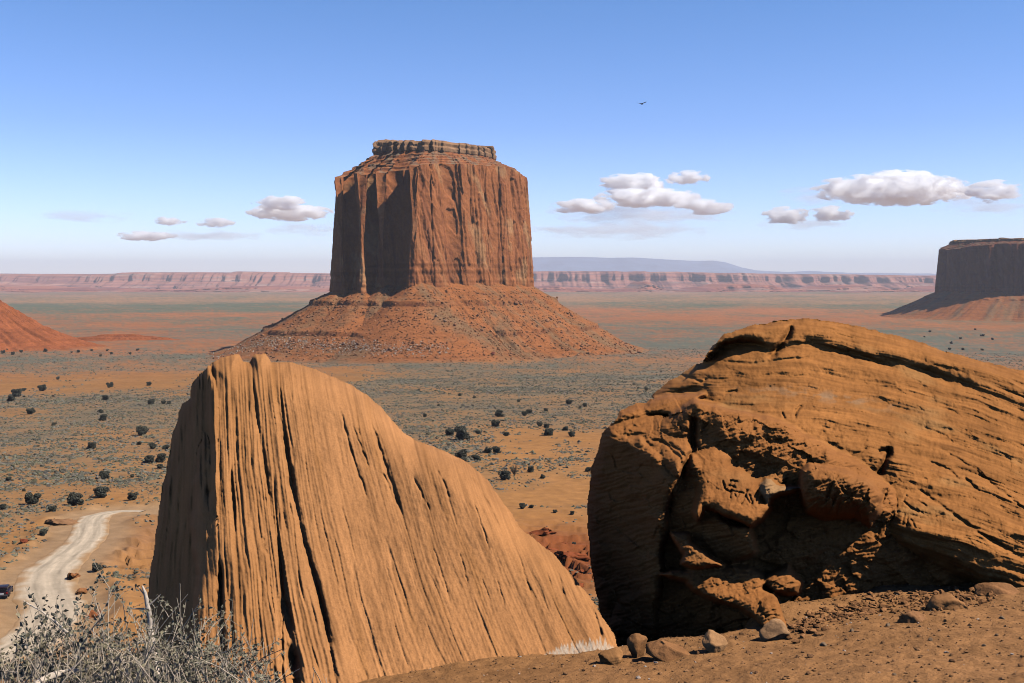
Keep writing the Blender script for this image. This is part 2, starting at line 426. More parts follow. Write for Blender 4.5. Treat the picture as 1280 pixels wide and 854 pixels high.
def build_butte(root, foot, n, zb_fn, zt_fn, cap_c, ledge_scale, cap_z, cap_top, seed, talus_run, talus_seed, flute=1.0, sm=3, tal_low=0.0, mats=None, cc=None, bench=(), cap_ragged=6.0):
    P, s, Ltot = resample(foot, n)
    P = smooth_loop(P, sm, 2)
    nrm = smooth_loop(loop_normals(P), 2)
    zb = zb_fn(P); zt = zt_fn(P)
    cs = s / Ltot * 2 * math.pi
    R = Ltot / (2 * math.pi)
    ucx, ucy = np.cos(cs) * R, np.sin(cs) * R            # loop coordinates so that noise closes on itself
    m = 130
    h = np.linspace(0, 1, m)[:, None]
    Z = zb - 14 + (zt - zb + 14) * h
    U = np.broadcast_to(ucx, Z.shape); Vv = np.broadcast_to(ucy, Z.shape)
    wz = 5 * fbm(Z / 34 + U / 60, Vv / 30, 3, seed + 3)
    def tube(k, sd, lean=0.02, zk=1e9): return noise2((U + 0.35 * wz + lean * Z) / k, (Vv + 0.35 * wz) / k + 17 + Z / zk, sd)
    crack = np.abs(tube(34, seed)); crack2 = np.abs(tube(15, seed + 1, -0.03)); crack3 = np.abs(tube(7, seed + 2, 0.04, 160))
    pres = smooth(-0.25, 0.15, fbm(U / 40, Z / 50 + Vv / 40, 3, seed + 5))
    blocks = np.floor(2.6 * tube(24, seed + 4, 0.0, 330) + 0.5 * noise2(U / 40, Z / 45 + Vv / 40, seed + 6) + 0.5)
    arch = np.maximum(fbm(U / 22, Z / 60 + Vv / 22, 3, seed + 9) - 0.12, 0)
    out = flute * (-2.6 * np.exp(-(crack / 0.035) ** 2) - 1.1 * pres * np.exp(-(crack2 / 0.04) ** 2) - 0.4 * pres * np.exp(-(crack3 / 0.09) ** 2) + 1.6 * tube(38, seed + 10) + 2.0 * blocks - 7 * arch)
    out = out + 0.9 * fbm(U / 9, Z / 9 + Vv / 9, 4, seed + 7)
    out = out - 0.075 * (Z - zb)                            # batter
    seam = noise2(Z / 5.0, U / 200, seed + 8)
    out = out + 0.9 * np.where(Z < zb + 26, seam, 0.25 * seam)
    X = P[:, 0] + nrm[:, 0] * out; Y = P[:, 1] + nrm[:, 1] * out
    st = fbm(U / 9 + wz * .1, Z / 110 + Vv / 9, 5, seed + 12); pa = fbm(U / 24, Z / 40 + Vv / 24, 4, seed + 14)
    base, dark, pale = cc
    c = base + (pale - base) * smooth(0.05, 0.45, pa)[..., None] + (dark - base) * smooth(-0.05, 0.4, st)[..., None] * 0.6
    band = smooth(0.0, 0.3, noise2(Z / 6, U / 300, seed + 15)) * (Z < zb + 26)
    c = c * (1 - 0.18 * band[..., None])
    mesh_obj('cliff', np.stack([X, Y, Z], -1).reshape(-1, 3), grid_faces(m, n, True), mats[0], root, c.reshape(-1, 3))
    # stepped slope between cliff rim and caprock
    rimx, rimy, rimz = X[-1], Y[-1], Z[-1]
    capx = cap_c[0] + (rimx - cap_c[0]) * ledge_scale; capy = cap_c[1] + (rimy - cap_c[1]) * ledge_scale
    capx, capy = smooth_loop(np.stack([capx, capy], -1), max(n // 22, 6), 3).T
    capx = capx + cap_ragged * noise2(ucx / 14, ucy / 14, seed + 20); capy = capy + cap_ragged * noise2(ucx / 14 + 50, ucy / 14, seed + 21)
    m2 = 46
    t = np.linspace(0, 1, m2)[:, None]
    stepn = 5.0
    tt = t * stepn + 0.7 * noise2(ucx / 35 + t, ucy / 35, seed + 22) * np.sin(math.pi * t) + 0.25 * noise2(ucx / 9, ucy / 9 + 2 * t, seed + 23) * np.sin(math.pi * t)
    frac = tt - np.floor(tt)
    ts = np.clip((np.floor(tt) + smooth(0.0, 0.55, frac) * 0.35 + frac * 0.65 * 1.0) / stepn, 0, 1)
    hz = np.clip((np.floor(tt) + smooth(0.55, 0.85, frac)) / stepn, 0, 1)
    ts = np.maximum.accumulate(ts, 0); hz = np.maximum.accumulate(hz, 0); hz[0] = 0; hz[-1] = 1; ts[0] = 0; ts[-1] = 1
    jit = 4.0 * fbm(U[:1] / 10 + t * 9, Vv[:1] / 10 + t * 5, 4, seed + 24)
    X2 = rimx + (capx - rimx) * ts + jit * np.sin(cs) * np.sin(math.pi * t); Y2 = rimy + (capy - rimy) * ts + jit * np.cos(cs) * np.sin(math.pi * t)
    Z2 = rimz + (cap_z - rimz) * (0.6 * ts + 0.4 * hz) + 1.6 * fbm(X2 / 8, Y2 / 8, 4, seed + 25) * np.sin(math.pi * t)
    steep = smooth(0.5, 0.6, frac) * (1 - smooth(0.85, 0.95, frac))
    c2 = (base * 0.9)[None, None, :] + (np.array((0.30, 0.21, 0.13)) - base * 0.9)[None, None, :] * smooth(-0.2, 0.4, fbm(X2 / 14, Y2 / 14, 4, seed + 26))[..., None]
    c2 = c2 + (dark * 0.8 - c2) * (steep * 0.75 * (0.5 + 0.5 * smooth(-0.2, 0.3, fbm(U[:1] / 20 + t, Vv[:1] / 20, 3, seed + 27))))[..., None]
    c2 = c2 * (1 + 0.45 * fbm(X2 / 5, Y2 / 5 + Z2 / 4, 4, seed + 28))[..., None]
    mesh_obj('ledge_slope', np.stack([X2, Y2, Z2], -1).reshape(-1, 3), grid_faces(m2, n, True), mats[0], root, c2.reshape(-1, 3))
    # caprock
    m3 = 26
    t = np.linspace(0, 1, m3)[:, None]
    top = cap_top + 2.6 * np.round(1.3 * noise2(ucx / 34, ucy / 34, seed + 30)) + 1.6 * noise2(ucx / 50, ucy / 50, seed + 37) + 0.4 * noise2(ucx / 9, ucy / 9, seed + 31)
    prof = np.interp(t, [0, .12, .4, .55, .8, 1], [0.99, 1.02, 1.03, 1.005, 1.02, 0.985])
    rag = 1 + 0.05 * fbm(ucx / 22, ucy / 22 + t * 0.35, 4, seed + 32)
    X3 = cap_c[0] + (capx - cap_c[0]) * prof * rag; Y3 = cap_c[1] + (capy - cap_c[1]) * prof * rag
    Z3 = cap_z - 1.5 + (top - cap_z + 1.5) * t
    rings = [(X3, Y3, Z3)]
    for k in (0.93, 0.75, 0.5, 0.25, 0.02):
        xk = cap_c[0] + (capx - cap_c[0]) * k; yk = cap_c[1] + (capy - cap_c[1]) * k
        rings.append((xk[None], yk[None], (top * k + cap_top * (1 - k) + 1.0 * noise2(xk / 12, yk / 12, seed + 33))[None]))
    X3 = np.vstack([r[0] for r in rings]); Y3 = np.vstack([r[1] for r in rings]); Z3 = np.vstack([r[2] for r in rings])
    c3 = np.array((0.42, 0.23, 0.12))[None, None, :] * (1 + 0.35 * fbm(X3 / 9, Z3 / 4 + Y3 / 9, 4, seed + 34) + 0.12 * noise2(Z3 / 2.6, X3 / 40, seed + 35))[..., None]
    mesh_obj('caprock', np.stack([X3, Y3, Z3], -1).reshape(-1, 3), grid_faces(len(X3), n, True), mats[0], root, c3.reshape(-1, 3))
    # talus
    Pt = smooth_loop(P, 14, 3); nt_ = loop_normals(Pt); nt_ = smooth_loop(nt_, 20, 3); nt_ /= np.linalg.norm(nt_, axis=1)[:, None]
    m4 = 150
    q = np.linspace(0, 1, m4)[:, None] ** 1.1
    gul = fbm(ucx / 45, ucy / 45, 4, talus_seed)
    run = talus_run * (1 + 0.22 * gul)
    Dd = -10 + (run + 10) * q
    Xt = Pt[:, 0] + nt_[:, 0] * Dd; Yt = Pt[:, 1] + nt_[:, 1] * Dd
    zg = ground_smooth(Xt, Yt) - 2.0 + tal_low
    zend = zg[-1]
    drop = np.interp(q, [0, 0.05, 0.45, 0.75, 1], [-0.02, 0.03, 0.53, 0.87, 1.03])
    Zt = zb + (zend - zb) * drop
    ribs = ridged(ucx / 24 + 0.12 * np.sin(q * 9), ucy / 24 + q * 0.7, 4, talus_seed + 3) - 0.55
    Zt = Zt + 3.5 * ribs * np.sin(math.pi * np.clip(q, 0, 1)) ** 0.8 * 1.1
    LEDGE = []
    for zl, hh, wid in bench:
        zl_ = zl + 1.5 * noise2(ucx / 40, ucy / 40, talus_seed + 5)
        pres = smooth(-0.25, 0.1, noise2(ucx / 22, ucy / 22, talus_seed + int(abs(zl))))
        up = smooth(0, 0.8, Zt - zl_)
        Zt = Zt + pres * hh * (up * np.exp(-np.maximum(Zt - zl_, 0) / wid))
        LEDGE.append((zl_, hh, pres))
    Zt = Zt + 1.5 * fbm(Xt / 12, Yt / 12, 5, talus_seed + 7) + 0.8 * np.maximum(fbm(Xt / 3.2, Yt / 3.2, 3, talus_seed + 8), 0)
    nn = smooth(-0.15, 0.4, fbm(ucx / 30 + q * 1.5, ucy / 30, 4, talus_seed + 9) + 0.35 * fbm(Xt / 10, Yt / 10, 4, talus_seed + 10))
    tc = np.array((0.41, 0.145, 0.047)); grey = np.array((0.27, 0.155, 0.075))
    c4 = tc + (grey - tc) * nn[..., None] * 0.9
    strat = noise2(Zt / 2.2, ucx / 260, talus_seed + 12)
    c4 = c4 * (1 - 0.15 * smooth(0.1, 0.4, strat))[..., None]
    for zl_, hh, pres in LEDGE:                    # dark ledge beds; their colour also paints in shade on the risers
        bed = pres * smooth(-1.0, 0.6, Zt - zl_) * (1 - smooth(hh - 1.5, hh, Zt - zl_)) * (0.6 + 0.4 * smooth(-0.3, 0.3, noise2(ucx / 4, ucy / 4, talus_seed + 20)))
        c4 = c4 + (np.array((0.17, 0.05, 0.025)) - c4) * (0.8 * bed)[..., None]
    fade = smooth(0.84, 0.99, q)[..., None] * np.ones_like(Xt)[..., None]
    c4 = c4 + (ground_color(Xt, Yt) - c4) * fade
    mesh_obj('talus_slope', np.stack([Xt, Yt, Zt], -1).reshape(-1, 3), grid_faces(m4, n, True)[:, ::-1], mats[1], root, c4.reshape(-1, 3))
    return np.stack([Xt, Yt, Zt], -1)

def px_at(px, Y): return ((px - CX) / FPX * Y, Y)

CLIFFC = (np.array((0.48, 0.17, 0.062)), np.array((0.27, 0.09, 0.04)), np.array((0.58, 0.28, 0.12)))
foot = [px_at(519, 1398), px_at(532, 1412), px_at(548, 1424), px_at(566, 1446), px_at(582, 1452), px_at(612, 1486), px_at(640, 1516), px_at(659, 1544), px_at(667, 1572), px_at(664, 1620), px_at(652, 1670), px_at(610, 1710),
        px_at(540, 1720), px_at(470, 1690), px_at(430, 1620), px_at(417, 1530), px_at(414, 1452), px_at(419, 1438), px_at(429, 1434), px_at(433, 1448), px_at(440, 1452), px_at(444, 1436), px_at(449, 1420),
        px_at(455, 1422), px_at(459, 1444), px_at(468, 1448), px_at(472, 1432), px_at(479, 1424), px_at(484, 1438), px_at(494, 1446), px_at(504, 1440), px_at(508, 1424), px_at(511, 1404)]
def zb_main(P):
    px = P[:, 0] / P[:, 1] * FPX + CX
    return -9 - 9 * smooth(500, 420, px) - 3 * smooth(600, 670, px)
def zt_main(P):
    px = P[:, 0] / P[:, 1] * FPX + CX
    pyt = np.interp(px, [410, 425, 436, 452, 475, 500, 519, 560, 600, 640, 655, 670], [225, 222, 223, 218, 217, 213, 207, 205, 206, 209, 214, 226])
    return (HY - pyt) / FPX * P[:, 1]
butte = empty('sandstone_butte', (*px_at(540, 1480), -96))
tag(butte, 'huge square red sandstone butte on a talus cone in the middle of the valley', 'butte')
W = []
def rebase(root):
    # parts were built in world coordinates: move them under their root without moving the geometry
    for ch in root.children: ch.location = (-root.location[0], -root.location[1], -root.location[2])
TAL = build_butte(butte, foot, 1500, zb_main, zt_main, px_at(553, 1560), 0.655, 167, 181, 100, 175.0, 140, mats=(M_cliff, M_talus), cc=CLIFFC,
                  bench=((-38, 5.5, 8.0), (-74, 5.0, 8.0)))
rebase(butte)

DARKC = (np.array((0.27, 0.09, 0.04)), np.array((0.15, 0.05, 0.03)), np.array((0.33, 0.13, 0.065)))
foot2 = [(1310, 3370), (1330, 3270), (1375, 3190), (1450, 3140), (1560, 3090), (1640, 3110), (1760, 3050), (1900, 3100), (2010, 3350), (1960, 3650), (1750, 3850), (1500, 3800), (1395, 3600)]
def zb2(P): return -46 - 8 * smooth(1350, 1600, P[:, 0])
def zt2(P): return 78 + 14 * smooth(1270, 1420, P[:, 0]) + 5 * noise2(P[:, 0] / 60, P[:, 1] / 60, 4)
butte2 = empty('sandstone_mesa', (1600, 3400, -122))
tag(butte2, 'flat topped dark shaded mesa cut off by the right edge, far across the plain', 'mesa')
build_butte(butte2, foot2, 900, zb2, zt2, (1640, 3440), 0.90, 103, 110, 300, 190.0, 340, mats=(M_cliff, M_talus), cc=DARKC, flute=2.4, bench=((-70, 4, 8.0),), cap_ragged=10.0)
rebase(butte2)

# red talus hill at the left edge, foot of a butte outside the frame
def hill_mound(name, cx, cy, rx, ry, top, seed, n=420, m=90):
    a = np.linspace(0, 2 * math.pi, n, endpoint=False); q = np.linspace(0, 1, m)[:, None]
    R = 1 + 0.12 * fbm(np.cos(a) * 2, np.sin(a) * 2, 4, seed)
    X = cx + np.cos(a) * rx * R * q; Y = cy + np.sin(a) * ry * R * q
    g = ground_smooth(X, Y) - 1.5
    prof = np.interp(q, [0, .12, .3, .52, .6, .78, 1.0], [1, .97, .72, .36, .27, .1, -0.02])
    Z = g[-1] + (top - g[-1]) * prof
    rib = ridged(np.cos(a) * 9 + 0.1 * np.sin(q * 8), np.sin(a) * 9 + q, 4, seed + 2) - 0.5
    Z = Z + (top - g[-1]) * 0.10 * rib * np.sin(math.pi * q)
    zz = Z / 5.0 + 0.3 * noise2(X / 50, Y / 50, seed + 4)
    Z = Z + 1.8 * (smooth(0.3, 0.5, zz - np.floor(zz)) - (zz - np.floor(zz)))
    Z = Z + 1.2 * fbm(X / 10, Y / 10, 5, seed + 5)
    c = np.array((0.40, 0.12, 0.042)) * (1 + 0.35 * fbm(X / 25, Y / 25, 4, seed + 6))[..., None]
    c = c * (1 - 0.22 * smooth(0.0, 0.4, noise2(Z / 3, X / 200, seed + 7)))[..., None]
    c = c + (ground_color(X, Y) - c) * (smooth(0.82, 1.0, q) * np.ones_like(X))[..., None]
    return mesh_obj(name, np.stack([X, Y, Z], -1).reshape(-1, 3), grid_faces(m, n, True)[:, ::-1], M_talus, col=c.reshape(-1, 3))
tag(hill_mound('hill', *px_at(-62, 1640), 250, 150, -14, 61), kind='structure')
tag(hill_mound('hill', *px_at(150, 1900), 170, 50, -101, 67), kind='structure')

# ------------------------------------------------------------------ far cliffs and mountains
def escarpment(name, Y0, x0, x1, n, z_top_fn, depth, seed, colr, talf=0.45, alcove=380.0, thick=2500.0, lay=4):
    x = np.linspace(x0, x1, n)
    off = alcove * (ridged(x / 900, 0 * x, 5, seed) - 0.6) + 90 * ridged(x / 130, 0 * x + 3, 4, seed + 2)
    zt = z_top_fn(x); zg = plain_z(np.hypot(x, Y0))
    m = 60
    t = np.linspace(0, 1, m)[:, None]
    # from the foot: talus, cliff, bench, upper cliff, flat top running back
    fz = np.interp(t, [0, .25, .45, .52, .62, .8, .86, 1.0], [-.02, .2, talf, .52, .82, .97, 1.0, 1.0])
    fd = np.interp(t, [0, .25, .45, .52, .62, .8, .86, 1.0], [0, .35, .72, .76, .84, 1.0, 1.3, 5.0]) * depth
    side = 420 * (0.5 + fbm(x / 420 + 0.7 * noise2(x / 900, 0 * x, seed + 4), t * 0.9, 5, seed + 5, 0.6)) * np.interp(t, [0, .3, .5, .7, 1], [1, .8, .55, .4, 0])
    X = np.broadcast_to(x, fz.shape[:1] + x.shape) + 0 * t
    Yy = Y0 - off + fd - side
    Z = zg + (zt - zg) * fz + 4 * fbm(X / 90, t * 9, 4, seed + 6)
    band = noise2(Z / 13 + 1.5 * fbm(X / 700, t * 2, 3, seed + 9), X / 1200, seed + 7)
    base, alt, pale = colr
    c = base + (alt - base) * smooth(-0.1, 0.35, band)[..., None] + (pale - base) * smooth(0.1, 0.4, fbm(X / 500, Z / 30, 4, seed + 8))[..., None]
    return tag(mesh_obj(name, np.stack([X, Yy, Z], -1).reshape(-1, 3), grid_faces(m, n), M_far, col=c.reshape(-1, 3)), kind='structure')

PINK = (np.array((0.46, 0.2, 0.14)), np.array((0.28, 0.12, 0.1)), np.array((0.52, 0.3, 0.22)))
REDC = (np.array((0.47, 0.17, 0.1)), np.array((0.3, 0.1, 0.07)), np.array((0.5, 0.26, 0.18)))
def zpx(px_list, py_list, Y):
    return lambda x: np.interp(x / Y * FPX + CX, px_list, (HY - np.array(py_list)) / FPX * Y) + 10 * fbm(x / 260, 0 * x, 4, 9) + 13 * np.round(1.5 * fbm(x / 900, 0 * x, 3, 12)) - 8
escarpment('far_cliffs', 12500, -9500, 9500, 1900, zpx([-400, 0, 60, 130, 150, 240, 330, 420, 670, 760, 830, 960, 1100, 1165, 1700], [341, 341.5, 342, 341, 339.5, 339.5, 340, 341, 338, 338, 338.5, 341, 342.5, 344, 344], 12500), 500, 400, PINK, alcove=800.0)
escarpment('red_foothills', 10300, -8200, 8200, 1500, lambda x: plain_z(np.full(x.shape, 10300.)) + 14 + 52 * smooth(-0.15, 0.45, fbm(x / 900, 0 * x, 3, 22)) + 75 * np.exp(-((x - 1290) / 95) ** 2) * 1.0, 240, 430, REDC, alcove=300.0)

def ridge(name, Y0, pxs, pys, depth, seed, colr, n=500):
    x = (np.linspace(pxs[0], pxs[-1], n) - CX) / FPX * Y0
    zt = np.interp(np.linspace(pxs[0], pxs[-1], n), pxs, (HY - np.array(pys)) / FPX * Y0)
    m = 50; t = np.linspace(-1, 1, m)[:, None]
    prof = (1 - np.abs(t)) ** 0.75
    zg = plain_z(np.hypot(x, Y0))
    X = x + 0 * t; Yy = Y0 + depth * t + 0 * x
    sp = ridged(X / 1600, Yy / 2600, 5, seed) - 0.6
    Z = zg + (zt - zg) * prof * (1 + 0.35 * sp * (1 - prof)) + 12 * fbm(X / 500, Yy / 500, 3, seed + 3) * prof
    c = np.array(colr) * (1 + 0.25 * fbm(X / 900, Yy / 900, 4, seed + 2))[..., None]
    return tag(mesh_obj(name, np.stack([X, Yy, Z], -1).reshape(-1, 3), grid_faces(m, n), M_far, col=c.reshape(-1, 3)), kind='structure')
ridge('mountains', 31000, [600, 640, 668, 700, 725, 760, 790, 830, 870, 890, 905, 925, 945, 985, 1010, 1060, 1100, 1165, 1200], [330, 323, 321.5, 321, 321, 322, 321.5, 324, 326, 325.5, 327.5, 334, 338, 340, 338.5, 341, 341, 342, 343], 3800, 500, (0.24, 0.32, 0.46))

# ------------------------------------------------------------------ haze
def box_mesh(name, lo, hi, mat=None, parent=None):
    V = [(x, y, z) for z in (lo[2], hi[2]) for y in (lo[1], hi[1]) for x in (lo[0], hi[0])]
    F = np.array([(0, 2, 3, 1), (4, 5, 7, 6), (0, 1, 5, 4), (1, 3, 7, 5), (3, 2, 6, 7), (2, 0, 4, 6)])
    return mesh_obj(name, V, F, mat, parent, smooth_shade=False)
mh = bpy.data.materials.new('haze_air'); mh.use_nodes = True
nt = mh.node_tree; nt.nodes.remove(nt.nodes['Principled BSDF'])
pv = nt.nodes.new('ShaderNodeVolumePrincipled')
pv.inputs['Color'].default_value = (0.84, 0.90, 1.0, 1)
pv.inputs['Density'].default_value = 3.5e-5
pv.inputs['Anisotropy'].default_value = 0.0
nt.links.new(pv.outputs[0], nt.nodes['Material Output'].inputs['Volume'])
tag(box_mesh('haze', (-41500, -41500, -208), (41500, 41500, 560), mh), kind='stuff')

# ------------------------------------------------------------------ clouds
def cloud_mat(name, dens, edge, off, fall, scale, zs):
    mc = bpy.data.materials.new(name); mc.use_nodes = True
    nt = mc.node_tree; nt.nodes.remove(nt.nodes['Principled BSDF'])
    N, L = nt.nodes, nt.links
    cv = N.new('ShaderNodeVolumePrincipled'); cv.inputs['Color'].default_value = (1, 1, 1, 1); cv.inputs['Anisotropy'].default_value = 0.0
    tc = N.new('ShaderNodeTexCoord'); geo = N.new('ShaderNodeNewGeometry')
    n1 = N.new('ShaderNodeTexNoise'); n1.inputs['Scale'].default_value = scale; n1.inputs['Detail'].default_value = 7; n1.inputs['Roughness'].default_value = 0.56
    mp = N.new('ShaderNodeMapping'); mp.inputs['Scale'].default_value = (1, 1, zs)
    L.new(geo.outputs['Position'], mp.inputs[0]); L.new(mp.outputs[0], n1.inputs['Vector'])
    ln = N.new('ShaderNodeVectorMath'); ln.operation = 'LENGTH'; L.new(tc.outputs['Object'], ln.inputs[0])
    m1 = N.new('ShaderNodeMath'); m1.operation = 'MULTIPLY_ADD'; m1.inputs[1].default_value = -fall; m1.inputs[2].default_value = off
    L.new(ln.outputs['Value'], m1.inputs[0])
    m2 = N.new('ShaderNodeMath'); m2.operation = 'ADD'; L.new(n1.outputs[0], m2.inputs[0]); L.new(m1.outputs[0], m2.inputs[1])
    m3 = N.new('ShaderNodeMapRange'); m3.inputs[1].default_value = 0.0; m3.inputs[2].default_value = edge; m3.inputs[3].default_value = 0.0; m3.inputs[4].default_value = dens
    L.new(m2.outputs[0], m3.inputs[0]); L.new(m3.outputs[0], cv.inputs['Density']); L.new(cv.outputs[0], N['Material Output'].inputs['Volume'])
    return mc
M_cloud = cloud_mat('cloud_vapour', 0.07, 0.34, -0.19, 0.37, 0.0034, 2.4)
M_wisp = cloud_mat('thin_cloud_vapour', 0.0011, 0.20, -0.22, 0.36, 0.0016, 4.5)

def ico(sub=2):
    bm = bmesh.new(); bmesh.ops.create_icosphere(bm, subdivisions=sub, radius=1.0)
    V = np.array([v.co[:] for v in bm.verts]); F = np.array([[v.index for v in f.verts] for f in bm.faces]); bm.free()
    return V, F
ICO2 = ico(2); ICO3 = ico(3)
CLOUDS = [  # px, py, half width px, half height px, distance, dense?, label
    (860, 222, 30, 9, 22000, 1, 'bright puff at the upper right end of the cloud group just right of the butte'),
    (792, 230, 52, 13, 22500, 1, 'broad pale cloud on top of the group just right of the butte'),
    (810, 247, 72, 12, 21500, 1, 'long bright cloud in the middle of the group just right of the butte'),
    (732, 258, 50, 9, 21000, 1, 'flat bright cloud at the left end of the group just right of the butte'),
    (880, 258, 40, 10, 21000, 1, 'rounded bright cloud at the right end of the group just right of the butte'),
    (805, 268, 140, 14, 23000, 0, 'thin lavender veil under the cloud group just right of the butte'),
    (770, 288, 130, 12, 24000, 0, 'faint low veil of cloud over the blue mountains'),
    (1118, 237, 110, 19, 23000, 1, 'longest and brightest white cloud bank, left above the dark mesa'),
    (1128, 222, 50, 10, 23500, 1, 'domed cloud top sitting on the longest cloud bank'),
    (1035, 243, 70, 14, 24000, 0, 'thin ragged left end of the longest cloud bank'),
    (1245, 240, 40, 14, 21000, 1, 'bright heaped cloud near the right edge above the dark mesa'),
    (1235, 258, 85, 13, 21500, 0, 'flat grey veil under the heaped cloud at the right edge'),
    (983, 270, 34, 11, 24000, 1, 'left one of two small cloud puffs below the longest cloud bank'),
    (1038, 268, 32, 10, 24000, 1, 'right one of two small cloud puffs below the longest cloud bank'),
    (1005, 281, 62, 9, 24500, 0, 'thin veil under the two small puffs below the longest cloud bank'),
    (350, 254, 38, 9, 22000, 1, 'upper puff of the cloud touching the left side of the butte'),
    (362, 266, 58, 10, 22500, 1, 'wider lower part of the cloud touching the left side of the butte'),
    (385, 286, 60, 10, 24000, 0, 'faint veil under the cloud at the left side of the butte'),
    (215, 276, 24, 6, 24000, 1, 'small rounded puff in the left part of the sky'),
    (270, 279, 26, 6, 24500, 1, 'small puff halfway between the left edge and the cloud beside the butte'),
    (184, 295, 42, 6, 25000, 1, 'thin flat streak lowest in the left part of the sky'),
    (110, 270, 70, 9, 24000, 0, 'very faint veil of cloud highest at the far left'),
    (255, 295, 90, 8, 25000, 0, 'very faint low veil between the flat streak and the butte'),
]
protos = {}
for px, py, hwp, hhp, Y, dense, lab in CLOUDS:
    k = Y / FPX
    if dense not in protos:
        o = mesh_obj('cloud', ICO2[0], ICO2[1], M_cloud if dense else M_wisp); protos[dense] = o
    else:
        o = protos[dense].copy(); COL.objects.link(o)
    x, y, z = at(px, py, Y)
    o.location = (float(x), float(y), float(z)); o.scale = (hwp * k, max(hwp * k * 0.45, hhp * k), hhp * k * 1.15)
    tag(o, lab, 'cloud', 'white clouds low over the valley')

# ------------------------------------------------------------------ the two big rocks in front
def facets(x, y, cell, seed, tilt=1.0):
    """broken planar faces: nearest random cell, each with its own tilt and level"""
    gx, gy = np.floor(x / cell), np.floor(y / cell)
    best = np.full(x.shape, 1e18); val = np.zeros(x.shape); z0 = np.zeros(x.shape, np.int64)
    for i in (-1, 0, 1):
        for j in (-1, 0, 1):
            cx_, cy_ = (gx + i).astype(np.int64), (gy + j).astype(np.int64)
            fx = (gx + i + _h(cx_, cy_, z0, seed)) * cell; fy = (gy + j + _h(cx_, cy_, z0, seed + 1)) * cell
            dx, dy = x - fx, y - fy; q = dx * dx + dy * dy
            m = q < best
            v = tilt * ((_h(cx_, cy_, z0, seed + 2) - .5) * dx + (_h(cx_, cy_, z0, seed + 3) - .5) * dy) / cell * 2 + (_h(cx_, cy_, z0, seed + 4) - .5)
            best = np.where(m, q, best); val = np.where(m, v, val)
    return val

def poly_sd(px, py, poly):
    """signed distance in pixels, positive inside"""
    P = np.asarray(poly, float); n = len(P)
    d = np.full(px.shape, 1e18); ins = np.zeros(px.shape, bool)
    for i in range(n):
        ax, ay = P[i]; bx, by = P[(i + 1) % n]
        ex, ey = bx - ax, by - ay
        t = np.clip(((px - ax) * ex + (py - ay) * ey) / (ex * ex + ey * ey + 1e-9), 0, 1)
        d = np.minimum(d, (px - ax - t * ex) ** 2 + (py - ay - t * ey) ** 2)
        if ay != by:
            c = ((ay > py) != (by > py)) & (px < (bx - ax) * (py - ay) / (by - ay) + ax)
            ins ^= c
    d = np.sqrt(d)
    return np.where(ins, d, -d)

def line_dist(px, py, pts):
    """distance to a polyline and position 0..1 along it"""
    P = np.asarray(pts, float)
    L = np.concatenate([[0], np.cumsum(np.linalg.norm(np.diff(P, axis=0), axis=1))])
    d = np.full(px.shape, 1e18); s = np.zeros(px.shape); side = np.zeros(px.shape)
    for i in range(len(P) - 1):
        ax, ay = P[i]; ex, ey = P[i + 1] - P[i]
        l2 = ex * ex + ey * ey
        t = np.clip(((px - ax) * ex + (py - ay) * ey) / l2, 0, 1)
        dx, dy = px - ax - t * ex, py - ay - t * ey
        q = dx * dx + dy * dy
        m = q < d
        d = np.where(m, q, d); s = np.where(m, (L[i] + t * (L[i + 1] - L[i])) / L[-1], s)
        side = np.where(m, np.sign(ex * dy - ey * dx), side)
    return np.sqrt(d), s, side

def groove(px, py, pts, wd, fn):
    """add fn(dist, s) near a polyline; px, py regular grids"""
    P = np.asarray(pts, float); m = wd * 3 + 5
    j0, j1 = np.searchsorted(px[0], [P[:, 0].min() - m, P[:, 0].max() + m]); i0, i1 = np.searchsorted(py[:, 0], [P[:, 1].min() - m, P[:, 1].max() + m])
    sl_ = (slice(i0, i1), slice(j0, j1)); out = np.zeros_like(px)
    if i1 > i0 and j1 > j0:
        a, b = px[sl_], py[sl_]
        dist, s, side = line_dist(a + 2.0 * fbm(a / 9, b / 12, 3, 220), b + 1.6 * fbm(a / 9 + 9, b / 12, 3, 221), pts)
        out[sl_] = fn(dist, s)
    return out

